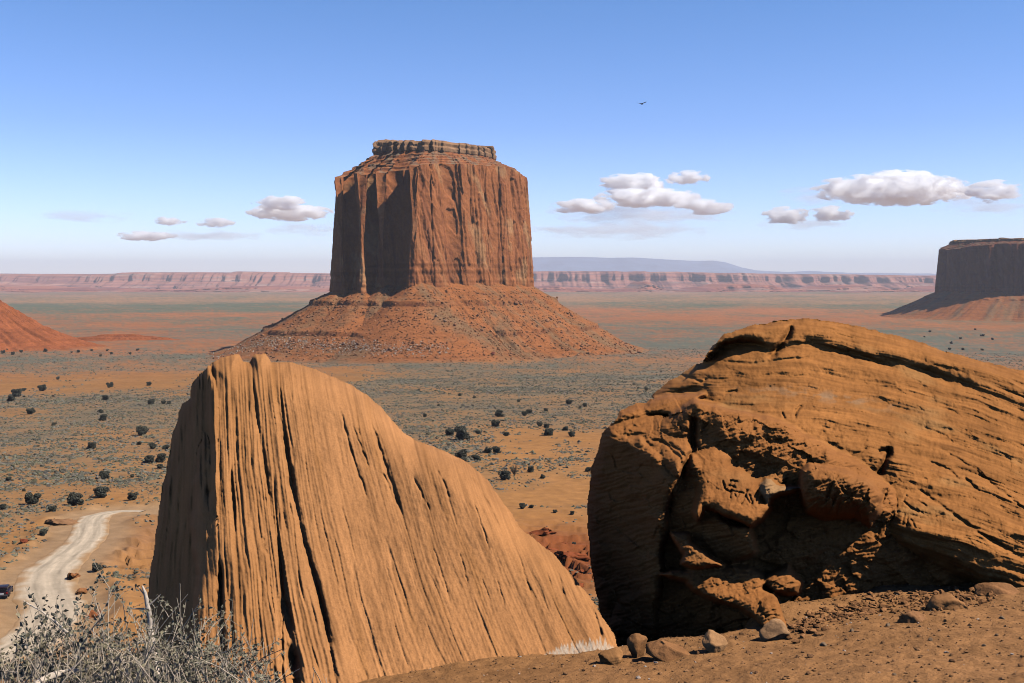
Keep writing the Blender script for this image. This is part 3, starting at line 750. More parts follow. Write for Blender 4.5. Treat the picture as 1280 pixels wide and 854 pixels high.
def relief_rock(name, bbox, step, lobes, detail, colour, backdepth=3.0, warp=3.0, seed=0, mat=None, parent=None):
    """a rock body: front surface from overlapping lobes (outline, depth, rounding), closed behind by a tapering back"""
    xs = np.arange(bbox[0], bbox[2] + step, step); ys = np.arange(bbox[1], bbox[3] + step, step)
    PXA, PYA = np.meshgrid(xs, ys); px = PXA
    D = np.full(px.shape, 1e3); own = np.full(px.shape, -1)
    for k, lb in enumerate(lobes):
        w = lb.get('warp', warp)
        pa = np.array(lb['poly'], float)
        j0, j1 = np.searchsorted(xs, [pa[:, 0].min() - 14, pa[:, 0].max() + 14]); i0, i1 = np.searchsorted(ys, [pa[:, 1].min() - 14, pa[:, 1].max() + 14])
        sl_ = (slice(i0, i1), slice(j0, j1))
        px, py = PXA[sl_], PYA[sl_]
        wx = px + w * fbm(px / 26, py / 26, 4, seed + 3 * k); wy = py + w * fbm(px / 26 + 40, py / 26, 4, seed + 3 * k + 1)
        sd = poly_sd(wx, wy, lb['poly'])
        b = lb['Y'](px, py)
        t = np.clip(sd / lb['r'], 0, 1)
        b = b + (lb['a'](px, py) if callable(lb['a']) else lb['a']) * (1 - np.sqrt(np.maximum(0, 1 - (1 - t) ** 2)))
        b = np.where(sd > 0, b, 1e3)
        m = b < D[sl_]
        D[sl_] = np.where(m, b, D[sl_]); own[sl_] = np.where(m, k, own[sl_])
    px, py = PXA, PYA
    mask = D < 500
    # soften the steps a touch
    for _ in range(3):
        Dm = np.where(mask, D, 0); Wm = mask.astype(float)
        acc = np.zeros_like(D); wa = np.zeros_like(D)
        for dy in (-1, 0, 1):
            for dx in (-1, 0, 1):
                acc += np.roll(np.roll(Dm, dy, 0), dx, 1); wa += np.roll(np.roll(Wm, dy, 0), dx, 1)
        D = np.where(mask, acc / np.maximum(wa, 1), D)
    D = D + np.where(mask, detail(px, py, own, D), 0)
    Xg, Yg, Zg = at(px, py, np.where(mask, D, 10))
    idx = -np.ones(px.shape, int)
    q = mask[:-1, :-1] & mask[1:, :-1] & mask[:-1, 1:] & mask[1:, 1:]
    used = np.zeros(px.shape, bool)
    used[:-1, :-1] |= q; used[1:, :-1] |= q; used[:-1, 1:] |= q; used[1:, 1:] |= q
    idx[used] = np.arange(used.sum())
    V = np.stack([Xg, Yg, Zg], -1)[used]
    c = colour(px, py, own, D)[used]
    ii, jj = np.nonzero(q)
    F = np.stack([idx[ii, jj], idx[ii + 1, jj], idx[ii + 1, jj + 1], idx[ii, jj + 1]], -1)
    # boundary edges -> tapering back
    E = np.concatenate([F[:, [0, 1]], F[:, [1, 2]], F[:, [2, 3]], F[:, [3, 0]]])
    key = np.sort(E, 1); code = key[:, 0].astype(np.int64) * len(V) + key[:, 1]
    u, inv, cnt = np.unique(code, return_inverse=True, return_counts=True)
    B = E[cnt[inv] == 1]
    bv = np.unique(B); mp = -np.ones(len(V), int); mp[bv] = np.arange(len(bv))
    pxs, pys, Ds = px[used][bv], py[used][bv], D[used][bv]
    ccx, ccy = pxs.mean(), pys.mean()
    Vs, Fs, Cs = [V], [F], [c]
    prev = bv; off = len(V); B0 = mp[B]
    for f_, sh in ((0.12, 0.03), (0.3, 0.1), (0.5, 0.22), (0.7, 0.4), (0.85, 0.62), (1.0, 0.97)):
        qx = pxs + (ccx - pxs) * sh; qy = pys + (ccy - pys) * sh
        dd = Ds + (np.maximum(Ds, D[used].mean()) - Ds) * f_ + backdepth * f_
        x, y, z = at(qx, qy, dd)
        Vs.append(np.stack([x, y, z], -1)); Cs.append(c[bv])
        cur = off + np.arange(len(bv))
        Fs.append(np.stack([prev[B0[:, 1]], prev[B0[:, 0]], cur[B0[:, 0]], cur[B0[:, 1]]], -1))
        prev = cur; off += len(bv)
    return mesh_obj(name, np.concatenate(Vs), np.concatenate(Fs), mat, parent, np.concatenate(Cs))

def rise(px, py, y0, Y0, k, x0=0, kx=0):
    return Y0 + (y0 - py) * k + (px - x0) * kx

# ---- right rock
CAPL = [(878, 452), (884, 440), (905, 418), (940, 405), (985, 398), (1010, 399), (1060, 405), (1110, 417), (1150, 428), (1200, 444), (1280, 463), (1340, 479), (1420, 520), (1470, 600),
        (1470, 560), (1400, 552), (1340, 532), (1280, 514), (1240, 498), (1200, 480), (1160, 466), (1120, 455), (1085, 450), (1060, 441), (1035, 436), (1015, 428), (992, 432), (965, 441), (955, 430), (925, 427), (900, 432)]
DOME = [(815, 497), (830, 480), (850, 468), (875, 453), (905, 420), (985, 404), (1060, 408), (1200, 450), (1280, 468), (1360, 490), (1430, 530), (1475, 620), (1480, 760), (1460, 860), (1290, 860), (1240, 745),
        (1222, 738), (1190, 722), (1160, 706), (1130, 690), (1104, 668), (1098, 645), (1088, 622), (1070, 608), (1048, 598), (1030, 588), (1008, 584), (992, 578), (975, 566), (950, 560), (930, 552), (905, 536), (880, 528), (868, 522), (858, 512), (862, 500), (850, 497)]
def Ydome(px, py):
    y = 9.85 + np.maximum(668 - py, 0) * 0.0142 + np.minimum(668 - py, 0) * 0.003
    y = y + 0.0035 * np.maximum(980 - px, 0) * smooth(620, 480, py)
    bulge = 0.35 * np.exp(-(((px - 1000) / 110) ** 2 + ((py - 545) / 40) ** 2))
    return y - bulge + 0.0012 * np.maximum(px - 1200, 0)
BL = [(733, 625), (740, 585), (752, 540), (765, 530), (775, 541), (800, 547), (822, 566), (845, 590), (852, 600), (840, 622), (834, 660), (828, 720), (822, 800), (815, 880), (775, 880), (757, 790), (748, 760), (738, 700)]
BT = [(752, 541), (765, 529), (785, 521), (800, 519), (825, 519), (855, 531), (862, 545), (864, 562), (856, 580), (850, 598), (838, 588), (820, 568), (800, 550), (772, 545)]
CT = [(765, 530), (775, 514), (795, 503), (806, 503), (812, 498), (835, 494), (882, 491), (874, 499), (863, 512), (858, 524), (845, 520), (825, 516), (808, 519), (797, 524), (780, 526)]
BACKW = [(770, 620), (800, 540), (868, 500), (960, 520), (1080, 580), (1260, 735), (1300, 800), (1280, 880), (760, 880), (762, 780)]
DL = [(862, 578), (868, 562), (880, 556), (890, 548), (906, 550), (912, 562), (918, 572), (914, 584), (930, 586), (938, 598), (952, 602), (962, 612), (956, 624), (963, 636), (950, 650), (938, 658), (920, 652), (905, 646), (893, 638), (880, 636), (872, 652), (866, 640), (870, 610)]
DF = [(838, 600), (850, 585), (864, 566), (874, 572), (884, 600), (890, 640), (905, 650), (938, 660), (950, 690), (900, 715), (850, 720), (805, 780), (806, 700), (815, 650), (825, 622)]
EK = [(951, 604), (958, 598), (964, 599), (972, 606), (983, 609), (999, 608), (1000, 611), (988, 616), (975, 619), (964, 624), (960, 634), (956, 624), (950, 612)]
FB = [(999, 604), (1002, 588), (1012, 580), (1030, 582), (1060, 590), (1085, 600), (1100, 618), (1100, 640), (1092, 652), (1090, 668), (1082, 656), (1070, 646), (1052, 648), (1030, 650), (1010, 640), (1001, 625)]
HL = [(824, 718), (838, 712), (855, 711), (872, 707), (905, 706), (935, 709), (952, 716), (958, 724), (954, 736), (968, 742), (976, 760), (985, 780), (992, 800), (975, 800), (955, 786), (938, 768), (915, 757), (898, 752), (880, 745), (866, 738), (858, 728), (842, 722)]
HF = [(824, 719), (842, 721), (860, 728), (880, 744), (900, 752), (938, 768), (960, 786), (985, 800), (985, 880), (762, 880), (768, 790), (795, 740)]
KS = [(836, 664), (848, 666), (862, 667), (864, 679), (878, 688), (893, 702), (906, 707), (880, 710), (860, 709), (850, 705), (853, 694), (844, 680)]
LS = [(950, 728), (958, 718), (972, 714), (985, 706), (990, 715), (1002, 728), (998, 742), (984, 745), (968, 742)]
def Ysum(px, py): return rise(px, py, 640, 9.55, 0.009)
R_LOBES = [
    dict(poly=DOME, Y=Ydome, r=46, a=0.9, warp=5),
    dict(poly=CAPL, Y=lambda px, py: Ydome(px, py) - 0.10 * smooth(1430, 1360, px) - 0.22 * smooth(1000, 900, px), r=16, a=0.35, warp=4),
    dict(poly=BL, Y=lambda px, py: 9.75 + (850 - px) * 0.0135 + np.maximum(py - 700, 0) * 0.001, r=16, a=0.35, warp=4),
    dict(poly=BT, Y=lambda px, py: 9.72 + (590 - py) * 0.0175 + (860 - px) * 0.004, r=10, a=0.2, warp=4),
    dict(poly=CT, Y=lambda px, py: 10.75 + (526 - py) * 0.022 + (870 - px) * 0.003, r=9, a=0.25, warp=3),
    dict(poly=BACKW, Y=lambda px, py: 10.32 - np.maximum(py - 640, 0) * 0.0016 + np.maximum(900 - px, 0) * 0.004 + 0.17 * fbm(px / 70, py / 45, 3, 290), r=30, a=0.5),
    dict(poly=DL, Y=lambda px, py: Ysum(px, py), r=15, a=0.28, warp=4),
    dict(poly=DF, Y=lambda px, py: 9.72 + (905 - px) * 0.0075 + np.maximum(py - 640, 0) * 0.004, r=14, a=0.25),
    dict(poly=EK, Y=lambda px, py: 9.66 + (620 - py) * 0.006, r=9, a=0.16, warp=2),
    dict(poly=FB, Y=lambda px, py: 9.42 + (600 - py) * 0.004 + 0.00022 * np.maximum(py - 598, 0) ** 2, r=22, a=0.42, warp=3),
    dict(poly=HF, Y=lambda px, py: 9.42 + (985 - px) * 0.0074 + np.maximum(py - 760, 0) * 0.004, r=16, a=0.2),
    dict(poly=HL, Y=lambda px, py: 9.3 + (750 - py) * 0.012 + (950 - px) * 0.0012, r=9, a=0.16, warp=4),
    dict(poly=KS, Y=lambda px, py: 9.5 + (700 - py) * 0.008 + (870 - px) * 0.002, r=8, a=0.18, warp=3),
    dict(poly=LS, Y=lambda px, py: 9.6 + (730 - py) * 0.008, r=9, a=0.22, warp=3),
]
# strokes carved into the lit face of the small lobe and faint ones on the dome
CARVE = [[(913, 601), (906, 614)], [(904, 602), (906, 612), (913, 615)], [(913, 601), (921, 602)], [(911, 607), (919, 609)], [(909, 613), (926, 616)], [(914, 613), (913, 622)], [(918, 617), (921, 622), (923, 617)],
         [(934, 613), (930, 622), (927, 630)], [(932, 620), (937, 629)], [(938, 630), (943, 622), (947, 614)], [(937, 619), (940, 630)], [(953, 620), (949, 630)], [(948, 616), (945, 626)], [(919, 603), (917, 609)],
         [(926, 616), (929, 617)]]
CARVE2 = [[(1130, 644), (1128, 652)], [(1135, 646), (1133, 656)], [(1139, 650), (1143, 658)], [(1133, 620), (1128, 627), (1148, 640)], [(1133, 620), (1158, 632)]]
R_CRACKS = [  # points, width px, depth m
    ([(868, 522), (866, 545), (866, 562)], 4.5, 0.35), ([(866, 560), (853, 592), (840, 616), (834, 650)], 2.2, 0.18),
    ([(1113, 562), (1108, 572), (1103, 582), (1098, 594)], 3.6, 0.34), ([(1098, 565), (1112, 561)], 3, 0.2),
    ([(1002, 506), (995, 515), (994, 523)], 1.8, 0.12), ([(977, 516), (981, 524)], 1.6, 0.07),
    ([(990, 406), (984, 420), (972, 436), (960, 448)], 4.0, 0.30), ([(945, 409), (968, 403), (986, 401)], 2.4, 0.14),
    ([(1110, 610), (1104, 622), (1098, 632)], 2.4, 0.16), ([(850, 468), (878, 478), (886, 474)], 2.0, 0.12), ([(905, 492), (922, 488)], 2.2, 0.10),
    ([(1205, 596), (1213, 604), (1222, 612)], 2.0, 0.06), ([(1160, 576), (1185, 586), (1200, 600)], 1.6, 0.05), ([(860, 540), (850, 533)], 2, .1),
    ([(900, 452), (940, 455), (985, 449), (1030, 446)], 2.0, 0.07), ([(1035, 436), (1075, 446), (1120, 459)], 2.6, 0.1),
    ([(835, 552), (852, 566), (862, 584)], 1.8, 0.07), ([(808, 548), (830, 553), (850, 572), (856, 590)], 2.2, 0.08), ([(870, 722), (905, 722), (935, 730)], 1.4, 0.04),
    ([(1085, 560), (1060, 572)], 1.6, .05), ([(1148, 612), (1190, 642), (1240, 676), (1276, 696)], 2.2, 0.07), ([(1175, 560), (1220, 588), (1285, 640)], 1.6, .04)]
def flow(px, py):
    """strata coordinate of the right rock: level on the left, bending down to the right"""
    q = np.maximum(px - 930, 0)
    k = 0.00105 * q ** 2 / (1 + q * 0.0021)
    return py - k + 0.02 * np.maximum(930 - px, 0) + 5 * fbm(px / 90, py / 60, 3, 201)
def saw(t):
    f = t - np.floor(t); return np.where(f < 0.8, f / 0.8, (1 - f) / 0.2)
def right_detail(px, py, own, D):
    w = flow(px, py)
    sl = px / 120.0
    d = np.zeros_like(px)
    dome = ((own == 0) | (own == 1)).astype(float)
    lay = dome + 0.45 * ((own == 3) | (own == 4) | (own == 11)).astype(float)
    bend = smooth(960, 1120, px)
    # laminae: thin ledges of changing strength
    A = smooth(-0.25, 0.5, fbm(sl * 1.3, w / 40, 3, 210))
    d += lay * 0.027 * (0.4 + A) * (saw(w / 17 + 0.5 * noise2(sl, w / 30, 211)) - 0.5)
    d += lay * 0.016 * A * (saw(w / 6.3 + 0.6 * noise2(sl * 1.5, w / 18, 212)) - 0.5)
    d += lay * 0.014 * (0.3 + A) * noise2(px / 40, w / 2.0, 213)
    d += lay * 0.11 * fbm(sl * 0.8, w / 26, 3, 214)
    # knobbly broken belt above the overhang
    belt = np.exp(-((py - (548 + 0.0 * px)) / 26) ** 2) * smooth(880, 960, px) * (1 - smooth(1040, 1090, px))
    d += belt * 0.05 * fbm(px / 10, py / 7, 4, 215)
    cave = (1 - dome) * (1 - 0.75 * (own == 6))
    wpx = px + 5 * fbm(px / 20, py / 20, 3, 291); wpy = py + 5 * fbm(px / 20 + 7, py / 20, 3, 292)
    d += cave * (0.05 * facets(wpx, wpy * 1.5 - 0.4 * wpx, 34, 293) + 0.014 * facets(wpx, wpy * 1.7, 12, 294))
    d += 0.016 * dome * facets(wpx, w * 3.2, 34, 295, 0.6)
    d += (0.05 + 0.03 * cave) * fbm(px / 30, py / 30, 5, 216)
    d += 0.012 * fbm(px / 5, py / 5, 4, 217) + cave * 0.022 * noise2(px / 55, (py + 0.28 * px + 6 * fbm(px / 40, py / 40, 3, 297)) / 3.4, 296)
    d += 0.05 * (own == 5) * ridged(px / 30, (py + px * 0.4) / 16, 4, 218)
    for pts, wd, dp in R_CRACKS:
        d += groove(px, py, pts, wd, lambda dist, s: 0.7 * dp * np.exp(-(dist / wd) ** 2) * np.clip(np.minimum(s, 1 - s) * 8 + 0.25, 0, 1))
    # drapery folds on the overhanging brow lobe
    fb = (own == 9)
    d += fb * 0.06 * saw((px * 0.8 + py * 0.55) / 13 + 0.6 * noise2(px / 20, py / 20, 222)) * smooth(590, 612, py)
    for pts in CARVE:
        d += groove(px, py, pts, 3, lambda dist, s: 0.036 * np.exp(-(dist / 1.15) ** 2))
    for pts in CARVE2:
        d += groove(px, py, pts, 3, lambda dist, s: 0.028 * np.exp(-(dist / 1.2) ** 2))
    return d
ROCK_C = np.array((0.44, 0.176, 0.048))
def right_colour(px, py, own, D):
    w = flow(px, py)
    c = np.ones(px.shape + (3,)) * ROCK_C
    b = fbm(px / 160, w / 9, 4, 230); b2 = fbm(px / 60, w / 2.6, 3, 231)
    c = c * (1 + 0.32 * b + 0.34 * b2 - 0.2 * smooth(0.25, 0.6, noise2(px / 45, w / 7, 235)))[..., None]
    pale = smooth(0.15, 0.5, fbm(px / 110, w / 34, 4, 232))[..., None]
    c = c + (np.array((0.50, 0.25, 0.085)) - c) * pale * 0.6
    grey = np.exp(-(((px - 1030) / 90) ** 2 + ((w - 486) / 7) ** 2)) * smooth(-0.1, 0.3, fbm(px / 18, py / 7, 3, 233))
    c = c + (np.array((0.36, 0.26, 0.16)) - c) * (0.55 * grey)[..., None]
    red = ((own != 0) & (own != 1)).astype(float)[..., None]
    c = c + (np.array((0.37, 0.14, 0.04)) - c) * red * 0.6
    kn = (own == 8).astype(float)[..., None]
    c = c + (np.array((0.48, 0.28, 0.13)) - c) * kn * 0.8
    return c
rr = relief_rock('sandstone_boulder', (728, 392, 1486, 884), 1.0, R_LOBES, right_detail, right_colour, backdepth=3.5, warp=4, seed=300, mat=M_rock)
tag(rr, 'massive layered sandstone boulder at the right with letters carved in it and deep shadowed overhangs', 'boulder')

# ---- left rock
LSLAB = [(262, 455), (275, 447), (287, 445), (300, 442), (303, 452), (312, 453), (316, 444), (332, 442), (338, 452), (365, 452), (395, 462), (410, 468), (430, 475), (445, 484), (462, 495), (478, 511), (492, 527), (506, 539), (520, 550),
         (540, 558), (560, 565), (578, 574), (595, 586), (610, 601), (622, 617), (636, 637), (650, 658), (670, 675), (690, 690), (706, 708), (722, 726), (735, 744), (748, 762), (760, 782), (770, 802), (778, 830), (790, 900), (240, 930), (246, 850),
         (243, 780), (246, 720), (240, 660), (243, 600), (248, 540), (252, 490)]
LFACE = [(262, 456), (255, 463), (247, 468), (240, 481), (237, 497), (226, 506), (221, 522), (212, 560), (205, 600), (199, 632), (192, 680), (186, 725), (182, 760), (180, 930), (300, 930), (300, 800), (280, 640), (275, 500)]
def Yslab(px, py):
    y = 9.0 + (828 - py) * 0.0063
    y = y + 0.15 * smooth(560, 740, px) * smooth(560, 760, py)
    y = y + 0.25 * smooth(320, 500, px) - 0.1
    return y
L_LOBES = [
    dict(poly=LSLAB, Y=Yslab, r=44, a=lambda px, py: 0.75 - 0.6 * smooth(660, 760, py), warp=3),
    dict(poly=LFACE, Y=lambda px, py: Yslab(px, py) + 0.02 + np.maximum(268 + 18 * smooth(600, 760, py) - px, 0) * 0.026, r=10, a=0.3, warp=3),
]
def lflow(px, py):
    s = np.interp(px, [180, 250, 330, 400, 480, 560, 640, 760], [-0.10, 0.02, 0.10, 0.20, 0.28, 0.34, 0.40, 0.46])
    return px - s * (py - 640) + 3.5 * fbm(px / 60, py / 130, 3, 240)
L_CRACKS = [
    ([(338, 452), (343, 480), (350, 515), (356, 545), (361, 580), (368, 625), (378, 670), (392, 720), (405, 770), (420, 854)], 3.6, 0.26),
    ([(352, 535), (357, 560), (362, 600), (370, 630)], 4.5, 0.20),
    ([(313, 453), (316, 480), (321, 520), (326, 555), (333, 600), (340, 640), (348, 690), (352, 740), (352, 800), (354, 860)], 2.8, 0.20),
    ([(352, 742), (358, 775), (364, 815), (370, 860)], 7.5, 0.50),
    ([(262, 460), (259, 490), (258, 520), (261, 560), (258, 600), (262, 640)], 5.0, 0.30),
    ([(266, 545), (264, 585), (262, 625)], 4.0, 0.26),
    ([(277, 700), (274, 740), (276, 780), (280, 850)], 4.2, 0.36),
    ([(286, 730), (289, 780), (294, 850)], 2.5, 0.14),
    ([(330, 560), (333, 585), (336, 605)], 2.0, 0.10), ([(328, 670), (331, 685), (333, 695)], 2.0, .12),
    ([(300, 600), (303, 660), (309, 740), (316, 820)], 1.6, 0.05),
    ([(422, 505), (430, 530), (438, 560), (448, 590), (460, 625)], 2.0, 0.12), ([(405, 470), (408, 476)], 2.0, .1), ([(366, 468), (369, 473)], 2.0, .08),
    ([(440, 530), (452, 560), (462, 585)], 1.7, 0.09), ([(446, 535), (450, 545)], 2, .08),
    ([(458, 515), (470, 545), (480, 575), (490, 605), (503, 645)], 3.0, 0.17), ([(478, 590), (488, 612), (495, 630)], 2.5, 0.12),
    ([(516, 595), (526, 615), (538, 640)], 1.8, .09), ([(545, 585), (556, 605), (563, 625)], 2.0, .10), ([(400, 640), (412, 690), (425, 740)], 1.4, .05),
    ([(585, 590), (600, 612), (615, 640), (628, 668)], 2.6, 0.13), ([(590, 620), (600, 650), (612, 690)], 1.7, .07), ([(610, 590), (620, 608)], 2, .08),
    ([(540, 680), (552, 715), (566, 760)], 1.4, .05), ([(480, 700), (494, 745), (510, 800)], 1.3, .04), ([(690, 700), (700, 725), (707, 748)], 2.2, .1), ([(680, 705), (690, 735)], 1.6, .06),
    ([(738, 755), (748, 780), (756, 806)], 3.0, .12), ([(640, 670), (652, 705), (664, 745)], 1.4, .05), ([(575, 690), (585, 730)], 1.5, .06), ([(620, 720), (632, 760)], 1.3, .05)]
def left_detail(px, py, own, D):
    w = lflow(px, py)
    leftness = smooth(420, 320, px + 0.12 * (640 - py))
    d = np.zeros_like(px)
    al = py / 260.0
    ampl = 0.05 + 0.45 * leftness
    d += ampl * 0.12 * (0.5 - ridged(w / 26, al * 0.8, 3, 250))
    d += ampl * 0.035 * noise2(w / 7.0, al * 1.2, 251)
    d += (0.25 + 0.75 * leftness) * 0.018 * noise2(w / 2.6, al * 2.0, 252)
    # sparse sharp furrows along the grain
    g = noise2(w / 13.0, al * 1.6 + 7, 253); g2 = noise2(w / 6.0, al * 3.0, 254)
    d += (0.014 + 0.05 * leftness) * smooth(0.5, 0.66, g) + (0.009 + 0.012 * leftness) * smooth(0.5, 0.66, g2)
    d += (own == 1) * (0.16 * (0.5 - ridged(w / 17, al * 0.9, 4, 257)))
    d += 0.06 * fbm(px / 90, py / 120, 3, 255) + 0.010 * fbm(px / 6, py / 9, 4, 256)
    for pts, wd, dp in L_CRACKS:
        def fn(dist, s):
            brk = 0.55 + 0.45 * noise2(s * 5 + pts[0][0], 0 * s, 262)
            return (0.42 + 0.03 * (pts[0][0] > 395) + 0.25 * (pts[-1][1] > 840) * smooth(0.45, 0.85, s)) * dp * np.exp(-(dist / (wd * (0.9 if pts[0][0] < 395 else 0.62))) ** 2) * np.clip(np.minimum(s, 1 - s) * 7 + 0.3 * (s > 0.9) * (pts[-1][1] > 840), 0, 1) * brk
        d += groove(px, py, pts, wd * (0.9 if pts[0][0] < 395 else 0.62), fn)
    return d
SLAB_C = np.array((0.56, 0.253, 0.094))
def left_colour(px, py, own, D):
    w = lflow(px, py)
    c = np.ones(px.shape + (3,)) * SLAB_C
    c = c * (1 + 0.26 * fbm(w / 16, py / 240, 4, 270) + 0.26 * fbm(w / 2.4, py / 110, 3, 271) - 0.25 * smooth(0.3, 0.6, noise2(w / 9, py / 140, 275)))[..., None]
    red = smooth(420, 300, px) * 0.55 + 0.5 * smooth(0.1, 0.5, fbm(w / 22, py / 160, 3, 272))
    c = c + (np.array((0.49, 0.215, 0.07)) - c) * np.clip(red, 0, 0.8)[..., None]
    # white mineral crust along the foot
    line = np.interp(px, [672, 690, 720, 750, 768], [824, 818, 812, 809, 810])
    tops = np.interp(px, [672, 682, 700, 720, 745, 760, 768], [0, 8, 14, 15, 16, 12, 2]) * (0.62 + 0.75 * noise2(px / 3.2, 0 * px, 273))
    wht = smooth(0, 4, py - (line - tops)) * (px > 672) * (0.6 + 0.4 * smooth(-0.2, 0.2, fbm(px / 2.5, py / 6, 3, 274)))
    c = c + (np.array((0.66, 0.55, 0.42)) - c) * np.clip(wht * 0.85, 0, 1)[..., None]
    return c
lr_ = relief_rock('sandstone_boulder', (174, 436, 796, 934), 1.0, L_LOBES, left_detail, left_colour, backdepth=2.6, warp=3, seed=320, mat=M_rock)
tag(lr_, 'tall ribbed sandstone fin leaning back at the left with white crust along its right foot', 'boulder')

# ------------------------------------------------------------------ small builders
def tube_mesh(paths, sides=5):
    """paths: list of (points (n,3), radii (n)) -> V, F of one mesh"""
    Vs, Fs, off = [], [], 0
    a = np.linspace(0, 2 * math.pi, sides, endpoint=False)
    for P, R in paths:
        P = np.asarray(P, float); R = np.asarray(R, float); n = len(P)
        T = np.gradient(P, axis=0); T /= np.linalg.norm(T, axis=1)[:, None] + 1e-9
        ref = np.array((0.3, 0.2, 0.93)) if abs(T[0, 2]) < 0.85 else np.array((1.0, 0.1, 0))
        A = np.cross(T, ref); A /= np.linalg.norm(A, axis=1)[:, None] + 1e-9
        B = np.cross(T, A)
        ring = P[:, None, :] + (A[:, None, :] * np.cos(a)[None, :, None] + B[:, None, :] * np.sin(a)[None, :, None]) * R[:, None, None]
        Vs.append(ring.reshape(-1, 3)); Fs.append(grid_faces(n, sides, True) + off)
        off += n * sides
    return np.concatenate(Vs), np.concatenate(Fs)

def rock_mesh(seed, sx, sy, sz, rough=0.25, facets=6, sub=None, flat=0.25):
    V, F = sub or ICO3
    r = np.random.default_rng(seed)
    P = V.copy()
    for _ in range(facets):                      # chop with random planes for broken faces
        n = r.normal(size=3); n /= np.linalg.norm(n); d = r.uniform(0.45, 0.8)
        k = P @ n - d
        P = P - np.where(k > 0, k, 0)[:, None] * n[None, :] * 0.95
    nn = noise3(V * 1.7 + seed, seed)
    P = P * (1 + rough * 0.5 * nn)[:, None] * (1 + rough * 0.25 * noise3(V * 5 + seed, seed + 3))[:, None]
    P = P * np.array((sx, sy, sz))
    zmin = P[:, 2].min(); zc = zmin + (P[:, 2].max() - zmin) * flat
    return P - np.array((0, 0, zc)), F           # origin a little above its underside, which sits in the soil

def col_noise(V, base, amp, sc, seed):
    return np.array(base)[None, :] * (1 + amp * noise3(V * sc, seed))[:, None]

# ------------------------------------------------------------------ stones by the right rock
STONES = [  # px, py of foot centre, width px, height px, kind seed, colour, label, depth
    (765, 831, 33, 18, 11, (0.40, 0.19, 0.07), 'rounded tan stone alone at the white foot of the left fin, nearest of the stones'),
    (797, 822, 29, 25, 12, (0.37, 0.17, 0.065), 'upright blunt brown stone second from the left fin, in front of the black gap'),
    (836, 824, 52, 20, 13, (0.36, 0.165, 0.065), 'broad low slab half sunk in the dirt between two upright stones'),
    (894, 814, 30, 24, 24, (0.44, 0.23, 0.10), 'pale split stone with a sharp top under the shadowed right boulder'),
    (969, 800, 38, 23, 21, (0.45, 0.25, 0.12), 'pale rounded stone at the tip of the lit ledge of the right boulder'),
    (1141, 777, 48, 34, 16, (0.38, 0.18, 0.075), 'crumbling brown block with a long shadow beside the soil heap'),
    (1190, 762, 72, 40, 17, (0.45, 0.21, 0.08), 'largest crumbly outcrop hump leaning against the foot of the right boulder'),
    (1252, 742, 60, 34, 18, (0.38, 0.175, 0.07), 'low rubbly hump at the foot of the right boulder near the right edge'),
]
def near_hit(px, py):
    a, b, c = [float(v) for v in ray_dir(px, py)]
    ts = np.arange(3.0, 30.0, 0.02)
    under = c * ts < ground_z(a * ts, b * ts, False)
    t = float(ts[int(np.argmax(under))]) if under.any() else 30.0
    return a * t, b * t
for px, py, wp, hp, sd, cc_, lab in STONES:
    x, y = near_hit(px, py)
    k = y / FPX
    V, F = rock_mesh(sd, wp * k * 0.54, wp * k * 0.44, hp * k * 0.76, 0.3, 11 if 16 <= sd <= 18 else 7, ico(4), 0.3)
    if 16 <= sd <= 18:
        V = V * np.array((0.95, 0.9, 0.6)) * (1 + 0.05 * noise3(V * 22, sd) + 0.08 * noise3(V * 9, sd + 1))[:, None]
    o = mesh_obj('stone', V, F, M_stone, col=col_noise(V, cc_, 0.3, 6, sd))
    o.location = (x, y + 0.03, gz(x, y) + 0.012); o.rotation_euler = (0, 0, 0.5 * math.sin(sd * 1.3))
    if 16 <= sd <= 18: o.location.z -= hp * k * 0.12
    tag(o, lab, 'stone', 'stones along the foot of the right boulder')

# pebbles, clods and grit of the near slope: past counting, one object
def scatter_rocks(name, xs, ys, sizes, cols, mat, seed, zoff=0.0, squash=0.7, zfn=None, tmpl=None):
    r = np.random.default_rng(seed)
    T, F = tmpl or ico(1)
    n = len(xs); k = len(T)
    zs = (zfn or ground_z)(xs, ys)
    J = 1 + 0.28 * r.normal(size=(n, k))
    a = r.uniform(0, 6.28, n); ca, sa = np.cos(a)[:, None], np.sin(a)[:, None]
    asp = r.uniform(0.7, 1.4, (n, 1))
    X = T[None, :, 0] * J * asp; Y = T[None, :, 1] * J / asp; Z = T[None, :, 2] * J * squash
    Vx = (X * ca - Y * sa) * sizes[:, None] + xs[:, None]; Vy = (X * sa + Y * ca) * sizes[:, None] + ys[:, None]
    Vz = Z * sizes[:, None] + (zs + zoff * sizes)[:, None]
    V = np.stack([Vx, Vy, Vz], -1).reshape(-1, 3)
    FF = (F[None] + (np.arange(n) * k)[:, None, None]).reshape(-1, F.shape[1])
    return mesh_obj(name, V, FF, mat, None, np.repeat(cols, k, 0), smooth_shade=False)

